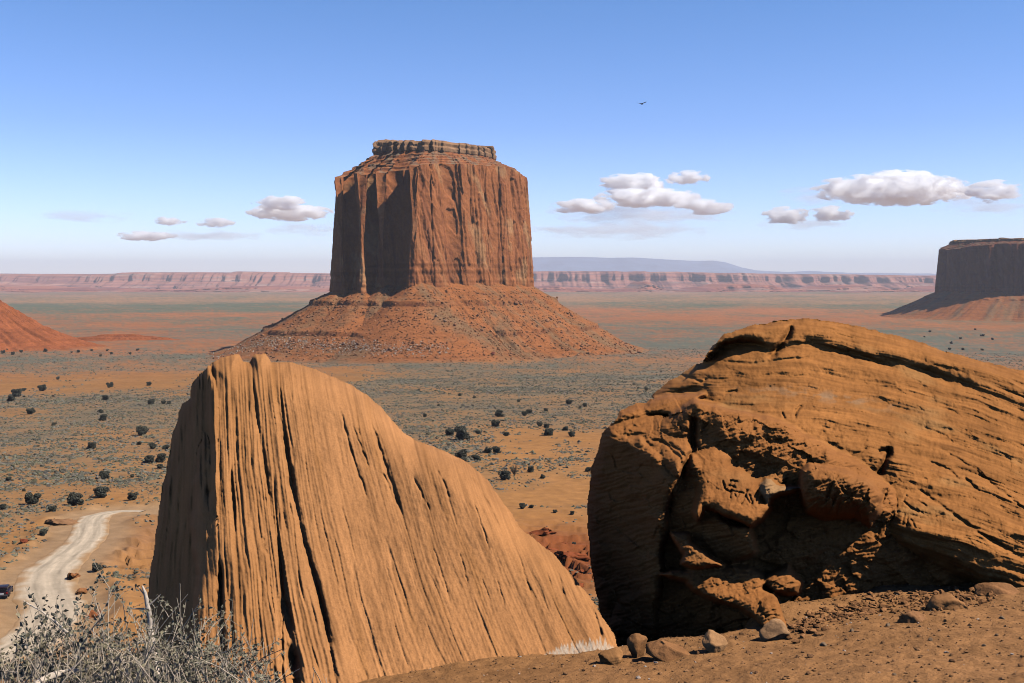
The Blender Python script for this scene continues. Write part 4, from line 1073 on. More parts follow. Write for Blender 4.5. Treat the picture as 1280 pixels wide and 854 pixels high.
n = 9000
yy = RNG.uniform(4.2, 11.0, n); xx = RNG.uniform(-0.9, 6.0, n)
sz = 0.004 + 0.014 * RNG.random(n) ** 4
cl = np.array((0.36, 0.18, 0.08))[None] * RNG.uniform(0.6, 1.25, (n, 1)) + (RNG.random((n, 1)) < 0.05) * np.array((0.22, 0.26, 0.26))[None]
tag(scatter_rocks('gravel', xx, yy, sz, cl, M_stone, 5, 0.1), kind='stuff')
n = 700
t_ = RNG.random(n); base_px = 985 + 260 * t_; base_py = np.interp(base_px, [985, 1010, 1060, 1110, 1180, 1245], [790, 780, 765, 755, 752, 738]) + RNG.normal(0, 7, n)
hx = np.array([near_hit(a, b) for a, b in zip(base_px, base_py)])
sz = 0.010 + 0.028 * RNG.random(n) ** 3
cl = np.array((0.38, 0.175, 0.07))[None] * RNG.uniform(0.65, 1.2, (n, 1))
tag(scatter_rocks('rubble', hx[:, 0], hx[:, 1], sz, cl, M_stone, 6, 0.25), kind='stuff')
# separate clods and pebbles one can point at
PEB = [(1253, 774, 8), (1246, 795, 6), (1163, 801, 7), (1030, 808, 10), (1012, 822, 9), (1190, 828, 9), (1010, 844, 7), (1275, 834, 8), (1110, 783, 8), (1118, 844, 6), (1230, 808, 6), (1065, 790, 7), (934, 817, 7), (872, 818, 9), (1250, 818, 5), (945, 842, 6)]
pebm = None
for i, (px, py, wp) in enumerate(PEB):
    x, y = near_hit(px, py); s = wp * y / FPX * 0.55
    if i % 4 == 0:
        V, F = rock_mesh(40 + i, 1, 0.8, 0.7, 0.4, 6, ICO2, 0.3)
        pebm = mesh_obj('pebble', V, F, M_stone, col=col_noise(V, (0.46, 0.30, 0.18) if i % 8 == 0 else (0.38, 0.19, 0.09), 0.2, 2, i)); o = pebm
    else:
        o = pebm.copy(); COL.objects.link(o)
    o.location = (x, y, gz(x, y)); o.scale = (s, s, s); o.rotation_euler = (0, 0, i * 2.1)
    tag(o, 'small loose pebble lying on the bare brown dirt slope in front of the right boulder', 'pebble', 'pebbles on the dirt slope')

# ------------------------------------------------------------------ rock ledges in the gully and beside the road
def ledge(px, py, wp, hp, dp, seed, lab, c=(0.30, 0.08, 0.028)):
    x, y = ground_hit(px, py); k = y / FPX
    V, F = rock_mesh(seed, wp * k * 0.55, dp * 1.2, hp * k * 0.9, 0.6, 9, ico(4), 0.45)
    q = V[:, 2] / 0.55; f = q - np.floor(q)
    V[:, :2] *= (1 + 0.12 * (f - 0.5))[:, None]
    V = V * (1 + 0.22 * noise3(V * 0.9, seed + 1))[:, None]
    lean = 0.85                                    # the beds jut out over the washed-out soil below them
    V = np.stack([V[:, 0] + 0.25 * noise2(V[:, 0] * 0.8, V[:, 2] * 2, seed), V[:, 1] - lean * np.maximum(V[:, 2], 0) * 1.3, V[:, 2]], -1)
    o = mesh_obj('rock_ledge', V, F, M_stone, col=col_noise(V, c, 0.45, 1.2, seed))
    o.location = (x, y, gz(x, y)); o.rotation_euler = (0, 0, 0.25 * math.sin(seed))
    tag(o, lab, 'rock ledge', 'broken rock ledges on the desert floor')
ledge(676, 664, 48, 9, 1.5, 71, 'upper dark red rock ledge in the gap between the two big rocks')
ledge(690, 680, 34, 7, 1.3, 72, 'dark red rock ledge below the upper one, against the outline of the left fin')
ledge(708, 672, 26, 7, 1.3, 73, 'short dark red ledge in the middle of the gap between the big rocks')
ledge(722, 688, 34, 11, 1.8, 74, 'thickest dark red ledge, against the shaded left face of the right boulder')
ledge(727, 706, 22, 6, 1.2, 75, 'lower thin red ledge at the foot of the gap beside the right boulder')
ledge(664, 676, 26, 7, 1.3, 82, 'dark red ledge hugging the outline of the left fin in the gap')
ledge(702, 694, 26, 9, 1.5, 83, 'dark red ledge left of the thickest one in the gap between the big rocks')
ledge(722, 728, 24, 6, 1.2, 76, 'lowest red ledge in the gap between the two big rocks')
ledge(32, 680, 16, 8, 1.6, 77, 'small dark red ledge left of the dirt road bend', (0.28, 0.07, 0.03))
ledge(94, 722, 12, 11, 1.8, 78, 'dark undercut bank on the inner bend of the dirt road', (0.36, 0.14, 0.05))
ledge(103, 742, 14, 9, 1.5, 79, 'low broken bank on the right side of the dirt road', (0.36, 0.15, 0.055))
ledge(118, 770, 20, 9, 1.6, 80, 'red bank right of the road just above the leafy shrub', (0.35, 0.12, 0.045))
ledge(76, 655, 46, 9, 2.0, 81, 'long low stony bank with scrub left of the top of the road', (0.33, 0.17, 0.08))

# ------------------------------------------------------------------ sagebrush cover of the plain: one object of many small tufts
def clump_template():
    a = np.linspace(0, 2 * math.pi, 6, endpoint=False)
    V = [(0, 0, 0.95)] + [(0.62 * math.cos(t), 0.62 * math.sin(t), 0.72) for t in a] + [(math.cos(t + .5), math.sin(t + .5), 0.12) for t in a]
    F = [(0, 1 + i, 1 + (i + 1) % 6) for i in range(6)]
    for i in range(6):
        F += [(1 + i, 7 + i, 1 + (i + 1) % 6), (7 + i, 7 + (i + 1) % 6, 1 + (i + 1) % 6)]
    return np.array(V), np.array(F)
def sage(n, r0, r1, a0, a1, s0, s1, seed):
    r = np.random.default_rng(seed)
    rad = np.exp(r.uniform(math.log(r0), math.log(r1), n * 4)); rad = rad * 1.0
    ang = np.radians(r.uniform(a0, a1, n * 4))
    x, y = rad * np.sin(ang), rad * np.cos(ang)
    v = veg_cover(x, y) * (0.5 + 1.3 * fbm(x / 14, y / 14, 3, 91))
    rd = road_dist(x, y)
    keep = (r.random(n * 4) < v * 1.15) & (rd > 7.5)
    lot = np.exp(-(((x + 70) / 13) ** 2 + ((y - 205) / 26) ** 2)); keep &= r.random(n * 4) > lot * 1.3
    x, y = x[keep][:n], y[keep][:n]; m = len(x)
    s = r.uniform(s0, s1, m) * (0.6 + 0.8 * r.random(m) ** 2)
    c = np.array((0.205, 0.185, 0.125))[None] * r.uniform(0.55, 1.3, (m, 1)) * np.stack([r.uniform(0.92, 1.12, m), np.ones(m), r.uniform(0.85, 1.2, m)], -1)
    return x, y, s, c
xa = [sage(38000, 118, 330, -27, 27, 0.12, 0.46, 101), sage(52000, 300, 800, -27, 27, 0.22, 0.68, 102), sage(36000, 700, 1700, -27, 27, 0.4, 1.0, 103)]
xs_, ys_, ss_, cs_ = [np.concatenate([q[i] for q in xa]) for i in range(4)]
tag(scatter_rocks('sagebrush_scrub', xs_, ys_, ss_, cs_, M_sage, 7, -0.05, 0.75, tmpl=clump_template()), kind='stuff')

# ------------------------------------------------------------------ junipers and larger desert shrubs
def juniper_meshes(seed, tall):
    r = np.random.default_rng(seed)
    lobes = [(np.array((0, 0, 0.42 * tall)), 0.33)]
    for i in range(10):
        a = r.uniform(0, 6.28); d = r.uniform(0.12, 0.42)
        lobes.append((np.array((d * math.cos(a), d * math.sin(a), tall * r.uniform(0.15, 0.85))), r.uniform(0.11, 0.24)))
    Vs, Fs, Cs, off = [], [], [], 0
    for c, R in lobes:
        m = int(900 * R * R / 0.1)
        d = r.normal(size=(m, 3)); d /= np.linalg.norm(d, axis=1)[:, None]
        p = c + d * R * (0.55 + 0.5 * r.random((m, 1)) ** 0.6) * np.array((1, 1, 0.85))
        p[:, 2] = np.maximum(p[:, 2], 0.03)
        s = r.uniform(0.025, 0.055, (m, 1))
        u = r.normal(size=(m, 3)); u /= np.linalg.norm(u, axis=1)[:, None]
        w = np.cross(u, r.normal(size=(m, 3))); w /= np.linalg.norm(w, axis=1)[:, None]
        q = np.stack([p - u * s, p + w * s * 0.7, p + u * s, p - w * s * 0.7], 1)
        Vs.append(q.reshape(-1, 3)); Fs.append(np.arange(m * 4).reshape(-1, 4) + off); off += m * 4
        Cs.append(np.repeat(np.array((0.135, 0.132, 0.095))[None] * r.uniform(0.55, 1.5, (m, 1)), 4, 0))
    paths = []
    for i in range(4):
        a = r.uniform(0, 6.28); e = np.array((0.25 * math.cos(a), 0.25 * math.sin(a), tall * r.uniform(0.45, 0.7)))
        t = np.linspace(0, 1, 5)[:, None]; P = t * e + np.array((0, 0, -0.05)) * (1 - t) + 0.03 * r.normal(size=(5, 3)) * t
        paths.append((P, np.linspace(0.05, 0.012, 5)))
    tv, tf = tube_mesh(paths)
    return (np.concatenate(Vs), np.concatenate(Fs), np.concatenate(Cs)), (tv, tf)
JUN = []
for i, tall in enumerate((0.85, 1.05, 0.7, 0.95)):
    (cvv, cff, ccc), (tv, tf) = juniper_meshes(500 + i, tall)
    root = empty('juniper')
    mesh_obj('crown', cvv, cff, M_leaf, root, ccc, smooth_shade=False)
    mesh_obj('trunk', tv, tf, M_bark, root, np.full((len(tv), 3), 0.12) * np.array((1, .8, .6)))
    JUN.append([root, False, tall])
SMALL = 'small dark round shrub dotted among the sagebrush of the valley floor'
TREES = [  # px, py foot, width px, label or None
    (42, 631, 17, 'olive grey juniper with open base and a shadow to its left, above the stony bank'),
    (93, 634, 18, 'round dark juniper standing at the left side of the road top'),
    (66, 641, 11, 'small juniper just left of and below the one at the road top'),
    (125, 624, 18, 'broad bushy juniper directly above the top of the dirt road'),
    (167, 627, 12, 'greyer juniper right of the broad one above the road, beside the bare lot'),
    (131, 598, 12, 'compact round juniper higher up above the broad one near the road'),
    (11, 602, 8, 'small upright juniper by the left edge, above the road'), (3, 637, 9, 'juniper cut by the left edge level with the road top'),
    (116, 562, 11, 'lone round juniper on the slope well above the road'), (179, 544, 14, 'wide dark juniper left of the upper part of the fin'),
    (174, 556, 7, 'tiny shrub just under the wide juniper left of the fin'), (186, 578, 13, 'low spreading juniper close to the shaded side of the fin'),
    (202, 576, 14, 'juniper half hidden by the shaded side of the fin'), (192, 562, 9, None), (207, 562, 9, None), (200, 584, 8, None),
    (129, 525, 10, 'round juniper with a smaller one right behind it'), (127, 516, 6, 'smallest of the two stacked junipers left of the fin'), (67, 531, 6, None),
    (39, 517, 10, 'oval juniper alone on the left of the flat'), (20, 495, 12, 'larger clump on the far left of the flat'), (15, 500, 9, None), (29, 488, 6, None), (54, 488, 10, None), (137, 484, 8, None), (132, 500, 8, None),
    (189, 506, 10, 'shrub left of the top of the fin, first of three in a line'), (205, 506, 6, None), (211, 506, 5, None), (186, 482, 6, None), (30, 615, 5, None), (55, 671, 10, 'small shrub on the bank left of the road bend'),
    (165, 596, 5, None), (72, 474, 4, None), (121, 716, 14, 'brownish shrub on the bare ground inside the road bend'),
    (563, 544, 13, 'left of the two touching junipers right of the fin outline'), (577, 551, 21, 'widest juniper of the group right of the fin, touching its neighbour'),
    (575, 576, 17, 'large square juniper right above the outline of the fin'), (596, 576, 12, 'juniper beside the large square one, on its right'),
    (610, 567, 10, 'left one of a close pair of junipers in the middle of the gap'), (621, 567, 11, 'right and taller one of the close pair in the middle of the gap'),
    (577, 582, 14, 'flat dark low shrub under the large square juniper'), (598, 543, 8, None), (632, 546, 8, 'small pointed shrub on the orange soil right of the group'), (620, 534, 11, 'juniper on the upper edge of the orange soil patch'),
    (623, 521, 11, 'dark juniper above the orange soil patch'), (662, 517, 9, 'dark juniper right of the others above the orange patch'), (655, 520, 8, None), (712, 506, 8, None), (731, 510, 6, None),
    (686, 545, 15, 'double juniper on the orange soil left of the right boulder'), (714, 548, 10, 'rounded juniper nearest to the right boulder'), (684, 535, 8, None), (675, 533, 7, None), (707, 538, 9, None),
    (630, 600, 17, 'low dark shrub beside the dead bush at the edge of the sand'), (664, 590, 10, 'shrub right of the dead bush at the edge of the sand'), (654, 636, 9, 'grey shrub touching the outline of the fin by the red ledges'),
    (664, 635, 7, None), (700, 690, 6, None), (717, 676, 7, None), (712, 718, 7, None), (735, 590, 9, None), (694, 641, 6, None), (715, 642, 6, None), (679, 598, 7, None),
]
r = np.random.default_rng(31)
for i in range(46):                                   # the far ones, a few pixels each
    if i < 16: p = (r.uniform(0, 190), r.uniform(437, 447), r.uniform(2.5, 5))
    elif i < 30: p = (r.uniform(1120, 1280), r.uniform(411, 440), r.uniform(2, 4))
    else: p = (r.uniform(520, 850), r.uniform(482, 530), r.uniform(3, 6))
    TREES.append((*p, None))
for i, (px, py, wp, lab) in enumerate(TREES):
    x, y = ground_hit(px, py)
    J = JUN[i % 4]
    root = J[0] if not J[1] else copy_tree(J[0])
    J[1] = True
    s = wp * math.hypot(y, x) / FPX * 1.02
    root.location = (x, y, gz(x, y) - 0.03 * s); root.rotation_euler = (0, 0, i * 1.7); root.scale = (s, s, s * 0.92)
    if lab: tag(root, lab, 'juniper', 'junipers scattered over the valley floor')
    else: tag(root, SMALL, 'juniper', 'small dark shrubs on the valley floor')

# dead bush with bare twigs in the gap
def twig_bush(r, n, spread, height, rad):
    paths = []
    for i in range(n):
        a = r.uniform(0, 6.28); e = np.array((math.cos(a) * spread * r.uniform(.3, 1), math.sin(a) * spread * r.uniform(.3, 1), height * r.uniform(.5, 1)))
        t = np.linspace(0, 1, 6)[:, None]
        P = t * e * np.array((1, 1, 1)) + np.array((0, 0, 0.2 * height)) * np.sin(t * 3) * 0.4 + r.normal(size=(6, 3)) * 0.06 * height * t
        paths.append((P, np.linspace(rad, rad * 0.3, 6)))
        for k in range(3):
            q = r.integers(2, 5); d = r.normal(size=3) * np.array((spread, spread, height)) * 0.3; d[2] = abs(d[2])
            paths.append((np.stack([P[q] + d * u for u in (0, .5, 1)]), np.array((rad * .5, rad * .35, rad * .15))))
    return tube_mesh(paths, 4)
x, y = ground_hit(643, 594)
tv, tf = twig_bush(np.random.default_rng(3), 26, 1.6, 3.0, 0.07)
db = mesh_obj('dead_bush', tv, tf, M_bark, col=np.full((len(tv), 3), 1) * np.array((0.17, 0.12, 0.08)))
db.location = (x, y, gz(x, y) - 0.05); tag(db, 'bare brown dead bush at the upper edge of the sand right of the fin', 'bush')

# ------------------------------------------------------------------ boulders fallen on the talus of the butte
from mathutils.bvhtree import BVHTree
tv_ = TAL.reshape(-1, 3); tf_ = grid_faces(TAL.shape[0], TAL.shape[1], True)
bvh = BVHTree.FromPolygons([tuple(v) for v in tv_], [tuple(int(k) for k in f) for f in tf_])
def tal_hit(px, py):
    d = Vector([float(v) for v in ray_dir(px, py)]).normalized()
    h = bvh.ray_cast(Vector((0, 0, 0)), d)
    return h[0]
r = np.random.default_rng(77)
bprot = []
for i in range(5):
    V, F = rock_mesh(900 + i, 1, 0.9, 0.85, 0.35, 7, ICO2, 0.3)
    bprot.append([V, F])
BIG = [(545, 396, 5.0, 'pale angular block resting below the upper ledge in the middle of the talus', (0.42, 0.25, 0.15)), (556, 402, 4.0, 'pale boulder just right of the angular block on the middle talus', (0.42, 0.24, 0.14)),
       (645, 380, 7.0, 'long brown block on the right shoulder of the talus', (0.36, 0.15, 0.07)), (616, 443, 6.5, 'dark red block at the foot of the talus below the right face', (0.24, 0.07, 0.04)),
       (684, 402, 6.0, 'orange slab among the rubble halfway down the right talus', (0.42, 0.19, 0.09)), (378, 400, 5.0, 'dark boulder with a shadow on the left talus', (0.3, 0.13, 0.06)),
       (328, 420, 4.5, 'boulder at the left foot of the talus', (0.4, 0.18, 0.09)), (364, 408, 4.2, 'boulder below the dark one on the left talus', (0.36, 0.16, 0.08))]
rp = []
for px, py, wp, lab, c in BIG: rp.append((px, py, wp, lab, c))
cnt = 0
while len(rp) < 240 + len(BIG):
    px = r.uniform(318, 800); top = np.interp(px, [318, 417, 520, 667, 800], [425, 366, 360, 358, 436]); py = r.uniform(top + 3, 446)
    dens = (1.0 if px < 500 else 0.45 if px < 600 else 1.0) * (0.6 + 0.4 * (py > 395))
    if r.random() > dens: continue
    rp.append((px, py, r.uniform(1.7, 4.6) * (0.7 + 0.7 * r.random() ** 3), None, None))
first = {}
for i, (px, py, wp, lab, c) in enumerate(rp):
    h = tal_hit(px, py)
    if h is None: continue
    k = i % 5 if lab is None else 100 + i
    if k not in first:
        V, F = bprot[i % 5]
        o = mesh_obj('fallen_boulder', V, F, M_stone, col=col_noise(V, c or [(0.40, 0.18, 0.085), (0.36, 0.15, 0.07), (0.42, 0.24, 0.14), (0.38, 0.17, 0.08), (0.34, 0.13, 0.06)][k], 0.2, 1.5, i)); first[k] = o
    else:
        o = first[k].copy(); COL.objects.link(o)
    s = wp * h.y / FPX * 0.55
    o.location = h; o.scale = (s * 1.15, s, s); o.rotation_euler = (r.uniform(-.3, .3), r.uniform(-.3, .3), r.uniform(0, 6.28))
    tag(o, lab or 'reddish boulder lying in the rubble of the talus slope under the big butte', 'boulder', 'boulders fallen on the talus of the butte' if lab is None else 'large blocks on the talus of the butte')
# finer rubble: red brown all over, white stones along the left foot and the lower ledge
pts = []; sz = []; cl = []
for i in range(5200):
    px = r.uniform(312, 800); py = r.uniform(360, 452)
    white = False
    if i % 4 == 0:
        px = r.normal(350, 45) if r.random() < 0.45 else r.uniform(395, 560); py = np.interp(px, [270, 330, 395, 420, 480, 560], [446, 428, 432, 432, 436, 436]) + r.normal(0, 4.5); white = r.random() < 0.7
    h = tal_hit(px, py)
    if h is None: continue
    pts.append((h.x, h.y, h.z)); s = (r.uniform(0.5, 1.3) if not white else r.uniform(0.35, 0.85)) * (1 + 0.6 * r.random() ** 4)
    sz.append(s); cl.append((0.55, 0.46, 0.36) if white else np.array((0.37, 0.16, 0.07)) * r.uniform(0.6, 1.25))
pts = np.array(pts); zmap = pts[:, 2]
tag(scatter_rocks('rubble', pts[:, 0], pts[:, 1], np.array(sz), np.array(cl), M_stone, 8, 0.15, 0.8, zfn=lambda a, b: zmap), kind='stuff')

# ------------------------------------------------------------------ foreground shrubs, lower left
def pt(px, py, Y):
    return np.array([float(v) for v in at(px, py, Y)])
def curve(P, n=8):
    P = np.asarray(P, float); L = np.linspace(0, len(P) - 1, n); return _cat(P, L) if P.shape[1] == 2 else np.stack([np.interp(L, np.arange(len(P)), P[:, i]) for i in range(3)], -1)
def leaf_mesh(P, D, S, r, cbase):
    n = len(P)
    D = D / (np.linalg.norm(D, axis=1)[:, None] + 1e-9)
    W = np.cross(D, r.normal(size=(n, 3))); W /= np.linalg.norm(W, axis=1)[:, None] + 1e-9
    U = np.cross(D, W)
    S = S[:, None]
    a = P; b = P + D * S * 0.5 + W * S * 0.34 + U * S * 0.10; c = P + D * S; d = P + D * S * 0.5 - W * S * 0.34 + U * S * 0.10
    V = np.stack([a, b, c, d], 1).reshape(-1, 3)
    i4 = np.arange(n) * 4
    F = np.concatenate([np.stack([i4, i4 + 1, i4 + 2], -1), np.stack([i4, i4 + 2, i4 + 3], -1)])
    C = np.repeat(np.asarray(cbase)[None] * r.uniform(0.6, 1.35, (n, 1)), 4, 0)
    return V, F, C
def grow(r, base, tips, rad, wig, nsub, sublen, up=0.5, depth=2):
    """branch paths from a base to each tip with side twigs; returns paths and the twig tips (position, direction)"""
    paths, ends = [], []
    for tip in tips:
        n = 9; t = np.linspace(0, 1, n)[:, None]
        P = base + (tip - base) * t
        side = r.normal(size=3) * np.linalg.norm(tip - base) * wig
        P = P + np.sin(t * math.pi) * side + np.cumsum(r.normal(size=(n, 3)), 0) * 0.004 * t
        paths.append((P, np.linspace(rad, rad * 0.35, n)))
        for k in range(nsub):
            q = r.integers(3, n); f = r.random()
            p0 = P[q - 1] + (P[q] - P[q - 1]) * f
            d = (P[q] - P[q - 1]); d = d / np.linalg.norm(d) + r.normal(size=3) * 0.75; d[2] += up; d /= np.linalg.norm(d)
            L = sublen * r.uniform(0.4, 1.2)
            m = 5; s = np.linspace(0, 1, m)[:, None]
            Q = p0 + d * L * s + r.normal(size=3) * 0.15 * L * s * s
            paths.append((Q, np.linspace(rad * 0.42, rad * 0.16, m)))
            ends.append((Q, d))
            if depth > 1:
                for _ in range(2):
                    u = r.integers(1, m); d2 = d + r.normal(size=3) * 0.7; d2 /= np.linalg.norm(d2)
                    L2 = L * r.uniform(0.25, 0.6); Q2 = Q[u] + d2 * L2 * np.linspace(0, 1, 4)[:, None]
                    paths.append((Q2, np.linspace(rad * 0.25, rad * 0.10, 4))); ends.append((Q2, d2))
    return paths, ends
def leaves_on(r, ends, per, smin, smax, c, spread=0.9):
    P, D = [], []
    for Q, d in ends:
        for _ in range(per):
            t = r.random() ** 0.7 * (len(Q) - 1); i = min(int(t), len(Q) - 2)
            P.append(Q[i] + (Q[i + 1] - Q[i]) * (t - i)); D.append(d * 0.6 + r.normal(size=3) * spread)
    P = np.array(P); D = np.array(D)
    return leaf_mesh(P, D, r.uniform(smin, smax, len(P)), r, c)
def shrub(label, seed, bpx, Y, tips_px, rad, nsub, sublen, leaf, name='desert_shrub', barkc=(0.66, 0.52, 0.37)):
    r = np.random.default_rng(seed)
    x = (bpx - CX) / FPX * Y; base = np.array((x, Y, gz(x, Y) - 0.03))
    tips = [pt(a, b, Y + r.normal(0, 0.30)) for a, b in tips_px]
    paths, ends = grow(r, base, tips, rad, 0.10, nsub, sublen)
    root = empty(name, base)
    tag(root, label, 'shrub', 'dry shrubs at the lower left corner')
    tv, tf = tube_mesh(paths, 5)
    mesh_obj('branches', tv - base, tf, M_bark, root, np.array(barkc)[None] * r.uniform(0.75, 1.25, (len(tv), 1)))
    if leaf:
        per, s0, s1, c = leaf
        V, F, C = leaves_on(r, ends, per, s0, s1, c)
        mesh_obj('leaves', V - base, F, M_leaf, root, C, smooth_shade=False)
    return root
rt = np.random.default_rng(55)
def tipcloud(x0, x1, ytop, n, drop=40):
    out = []
    for i in range(n):
        px = rt.uniform(x0, x1); out.append((px, np.interp(px, ytop[0], ytop[1]) + abs(rt.normal(0, drop))))
    return out
GREY = (0.28, 0.25, 0.165); DARKL = (0.16, 0.155, 0.115); OLIV = (0.30, 0.25, 0.15)
shrub('leafy dark grey shrub at the left of the corner thicket, in front of the road', 1, 70, 5.2, tipcloud(18, 115, ([18, 45, 80, 115], [800, 775, 768, 785]), 26, 26), 0.006, 7, 0.20, (6, 0.016, 0.032, DARKL))
shrub('thin sprig shrub with open dark leaves standing above the thicket left of the dead stem', 2, 140, 5.0, [(122, 752), (140, 738), (152, 745), (132, 765), (160, 760), (112, 762), (148, 772)], 0.005, 8, 0.16, (5, 0.012, 0.026, DARKL))
shrub('twiggy tan shrub with bundled bare stems in the middle of the corner thicket', 3, 125, 4.7, tipcloud(85, 170, ([85, 110, 130, 170], [800, 785, 782, 800]), 34, 22), 0.006, 6, 0.20, (2, 0.010, 0.020, OLIV))
shrub('dense grey sagebrush with tall seed stalks against the shaded foot of the fin', 4, 225, 5.0, tipcloud(165, 300, ([165, 190, 230, 265, 300], [806, 795, 790, 800, 812]), 50, 22) + [(228, 735), (232, 742), (238, 770), (246, 765), (262, 775), (222, 750), (300, 790), (275, 785)], 0.005, 7, 0.17, (5, 0.010, 0.022, GREY))
shrub('low grey sagebrush along the bottom edge under the ribbed fin', 5, 280, 4.6, tipcloud(200, 345, ([200, 300, 345], [810, 812, 835]), 46, 18), 0.005, 7, 0.16, (5, 0.010, 0.022, GREY))
shrub('low grey brown sagebrush along the bottom edge below the road', 6, 60, 4.4, tipcloud(0, 140, ([0, 60, 140], [826, 815, 812]), 46, 16), 0.005, 7, 0.16, (5, 0.010, 0.022, OLIV))
shrub('low shrub of fine dry twigs at the bottom between the dead stem and the fin', 7, 165, 4.3, tipcloud(110, 220, ([110, 165, 220], [815, 808, 812]), 44, 18), 0.005, 7, 0.16, (4, 0.010, 0.020, OLIV))
shrub('sparse curved dry stalks leaning right at the foot of the ribbed fin', 8, 335, 5.2, [(385, 828), (392, 836), (360, 815), (345, 820), (372, 840), (340, 800), (318, 780), (330, 800)], 0.0045, 4, 0.12, None)
def dead_branch(label, pts, Y, radii, subs, seed):
    r = np.random.default_rng(seed)
    P = np.array([pt(a, b, Y + dy) for a, b, dy in pts])
    n = 22; L = np.linspace(0, len(P) - 1, n)
    C = np.stack([np.interp(L, np.arange(len(P)), P[:, i]) for i in range(3)], -1) + np.cumsum(r.normal(size=(n, 3)), 0) * 0.0015
    paths = [(C, np.interp(L, np.arange(len(P)), radii))]
    sub = [(np.array([pt(a, b, Y + dy) for a, b, dy in s_]), rr_) for s_, rr_ in subs]
    root = mesh_obj('dead_branch', *tube_mesh(paths, 7), M_bark, None, None)
    me = root.data; nv = len(me.vertices)
    ca = me.color_attributes.new('Col', 'FLOAT_COLOR', 'POINT'); cc_ = np.ones((nv, 4), np.float32); cc_[:, :3] = np.array((0.66, 0.54, 0.42)); ca.data.foreach_set('color', cc_.ravel())
    for Q, rr_ in sub:
        tv, tf = tube_mesh([(Q, np.linspace(rr_, rr_ * 0.35, len(Q)))], 5)
        mesh_obj('twig', tv, tf, M_bark, root, np.full((len(tv), 3), 1) * np.array((0.64, 0.52, 0.40)))
    tag(root, label, 'branch')
dead_branch('upright forked dead stem, pale and bare, rising from the thicket before the fin', [(196, 850, -0.2), (193, 815, -0.1), (190, 790, 0), (187, 765, 0), (183, 745, 0), (179, 732, 0)], 4.9, [0.016, 0.015, 0.013, 0.011, 0.009, 0.004],
            [([(189, 762, 0), (178, 761, 0), (163, 761, .05)], 0.007), ([(187, 756, 0), (193, 751, 0), (201, 743, 0)], 0.005), ([(191, 800, 0), (195, 788, 0), (198, 778, 0)], 0.006), ([(184, 748, 0), (176, 738, 0), (172, 732, 0)], 0.004), ([(192, 812, 0), (180, 802, 0), (175, 794, 0)], 0.006)], 1)
dead_branch('thick pale dead branch lying almost level at the bottom of the thicket', [(40, 862, -0.2), (55, 851, -0.1), (75, 844, 0), (95, 842, .05), (112, 842, .1)], 4.3, [0.016, 0.015, 0.014, 0.011, 0.006], [([(75, 844, 0), (90, 836, 0), (98, 829, 0)], 0.006)], 2)
dead_branch('short broken pale stick slanting in the middle of the thicket', [(93, 820, 0), (103, 828, 0), (115, 835, 0), (128, 846, 0)], 4.6, [0.008, 0.012, 0.012, 0.010], [([(115, 835, 0), (122, 828, 0), (126, 820, 0)], 0.005)], 3)
dead_branch('long thin grey twig arching over the top of the leafy shrub', [(30, 752, 0), (52, 764, 0), (72, 778, 0), (88, 792, 0)], 5.1, [0.003, 0.004, 0.005, 0.006], [([(52, 764, 0), (48, 757, 0), (47, 752, 0)], 0.003)], 4)

# ------------------------------------------------------------------ car on the road
M_paint = plain_mat('car_paint', (0.022, 0.012, 0.016), 0.4, 0.0, 0.3)
M_glass = plain_mat('dark_glass', (0.010, 0.010, 0.011), 0.2, 0.0, 0.2)
M_tyre = plain_mat('tyre_rubber', (0.02, 0.02, 0.02), 0.9)
M_rim = plain_mat('wheel_metal', (0.45, 0.45, 0.47), 0.35, 0.9)
M_red = plain_mat('tail_light_red', (0.45, 0.015, 0.012), 0.25)
M_plate = plain_mat('number_plate', (0.75, 0.75, 0.72), 0.5)
M_trim = plain_mat('bumper_plastic', (0.10, 0.085, 0.09), 0.6)
def loft(sections, mat, name, parent, bev=0.0):
    """sections: list of (y, [(x, z) ...]) closed outlines of equal length"""
    k = len(sections[0][1]); V = [(x, y, z) for y, o in sections for x, z in o]
    F = grid_faces(len(sections), k, True)
    caps = [np.array([list(range(k))[::-1]]), np.array([[(len(sections) - 1) * k + i for i in range(k)]])]
    o = mesh_obj(name, V, [F] + caps, mat, parent)
    bm = bmesh.new(); bm.from_mesh(o.data); bmesh.ops.recalc_face_normals(bm, faces=bm.faces); bm.to_mesh(o.data); bm.free()
    return o
def rr_outline(hw, z0, z1, r, n=4):
    pts = []
    for cx_, cz_, a0 in ((hw - r, z1 - r, 0), (-hw + r, z1 - r, 90), (-hw + r, z0 + r, 180), (hw - r, z0 + r, 270)):
        for i in range(n + 1):
            a = math.radians(a0 + 90 * i / n); pts.append((cx_ + r * math.cos(a), cz_ + r * math.sin(a)))
    return pts
car = empty('car')
tag(car, 'small dark car seen from behind on the dirt track at the left edge', 'car')
loft([(-2.15, rr_outline(0.80, 0.45, 0.85, 0.12)), (-2.08, rr_outline(0.87, 0.33, 0.95, 0.14)), (-1.5, rr_outline(0.89, 0.26, 0.98, 0.14)), (0.6, rr_outline(0.89, 0.25, 0.96, 0.14)), (1.5, rr_outline(0.87, 0.26, 0.88, 0.14)), (2.05, rr_outline(0.80, 0.32, 0.74, 0.14)), (2.2, rr_outline(0.66, 0.42, 0.64, 0.1))], M_paint, 'body', car)
loft([(-2.0, rr_outline(0.72, 0.93, 0.99, 0.03)), (-1.62, rr_outline(0.66, 0.93, 1.40, 0.10)), (-1.2, rr_outline(0.64, 0.93, 1.46, 0.12)), (0.1, rr_outline(0.64, 0.93, 1.47, 0.12)), (0.45, rr_outline(0.66, 0.93, 1.35, 0.1)), (1.05, rr_outline(0.74, 0.90, 0.95, 0.02))], M_glass, 'window', car)
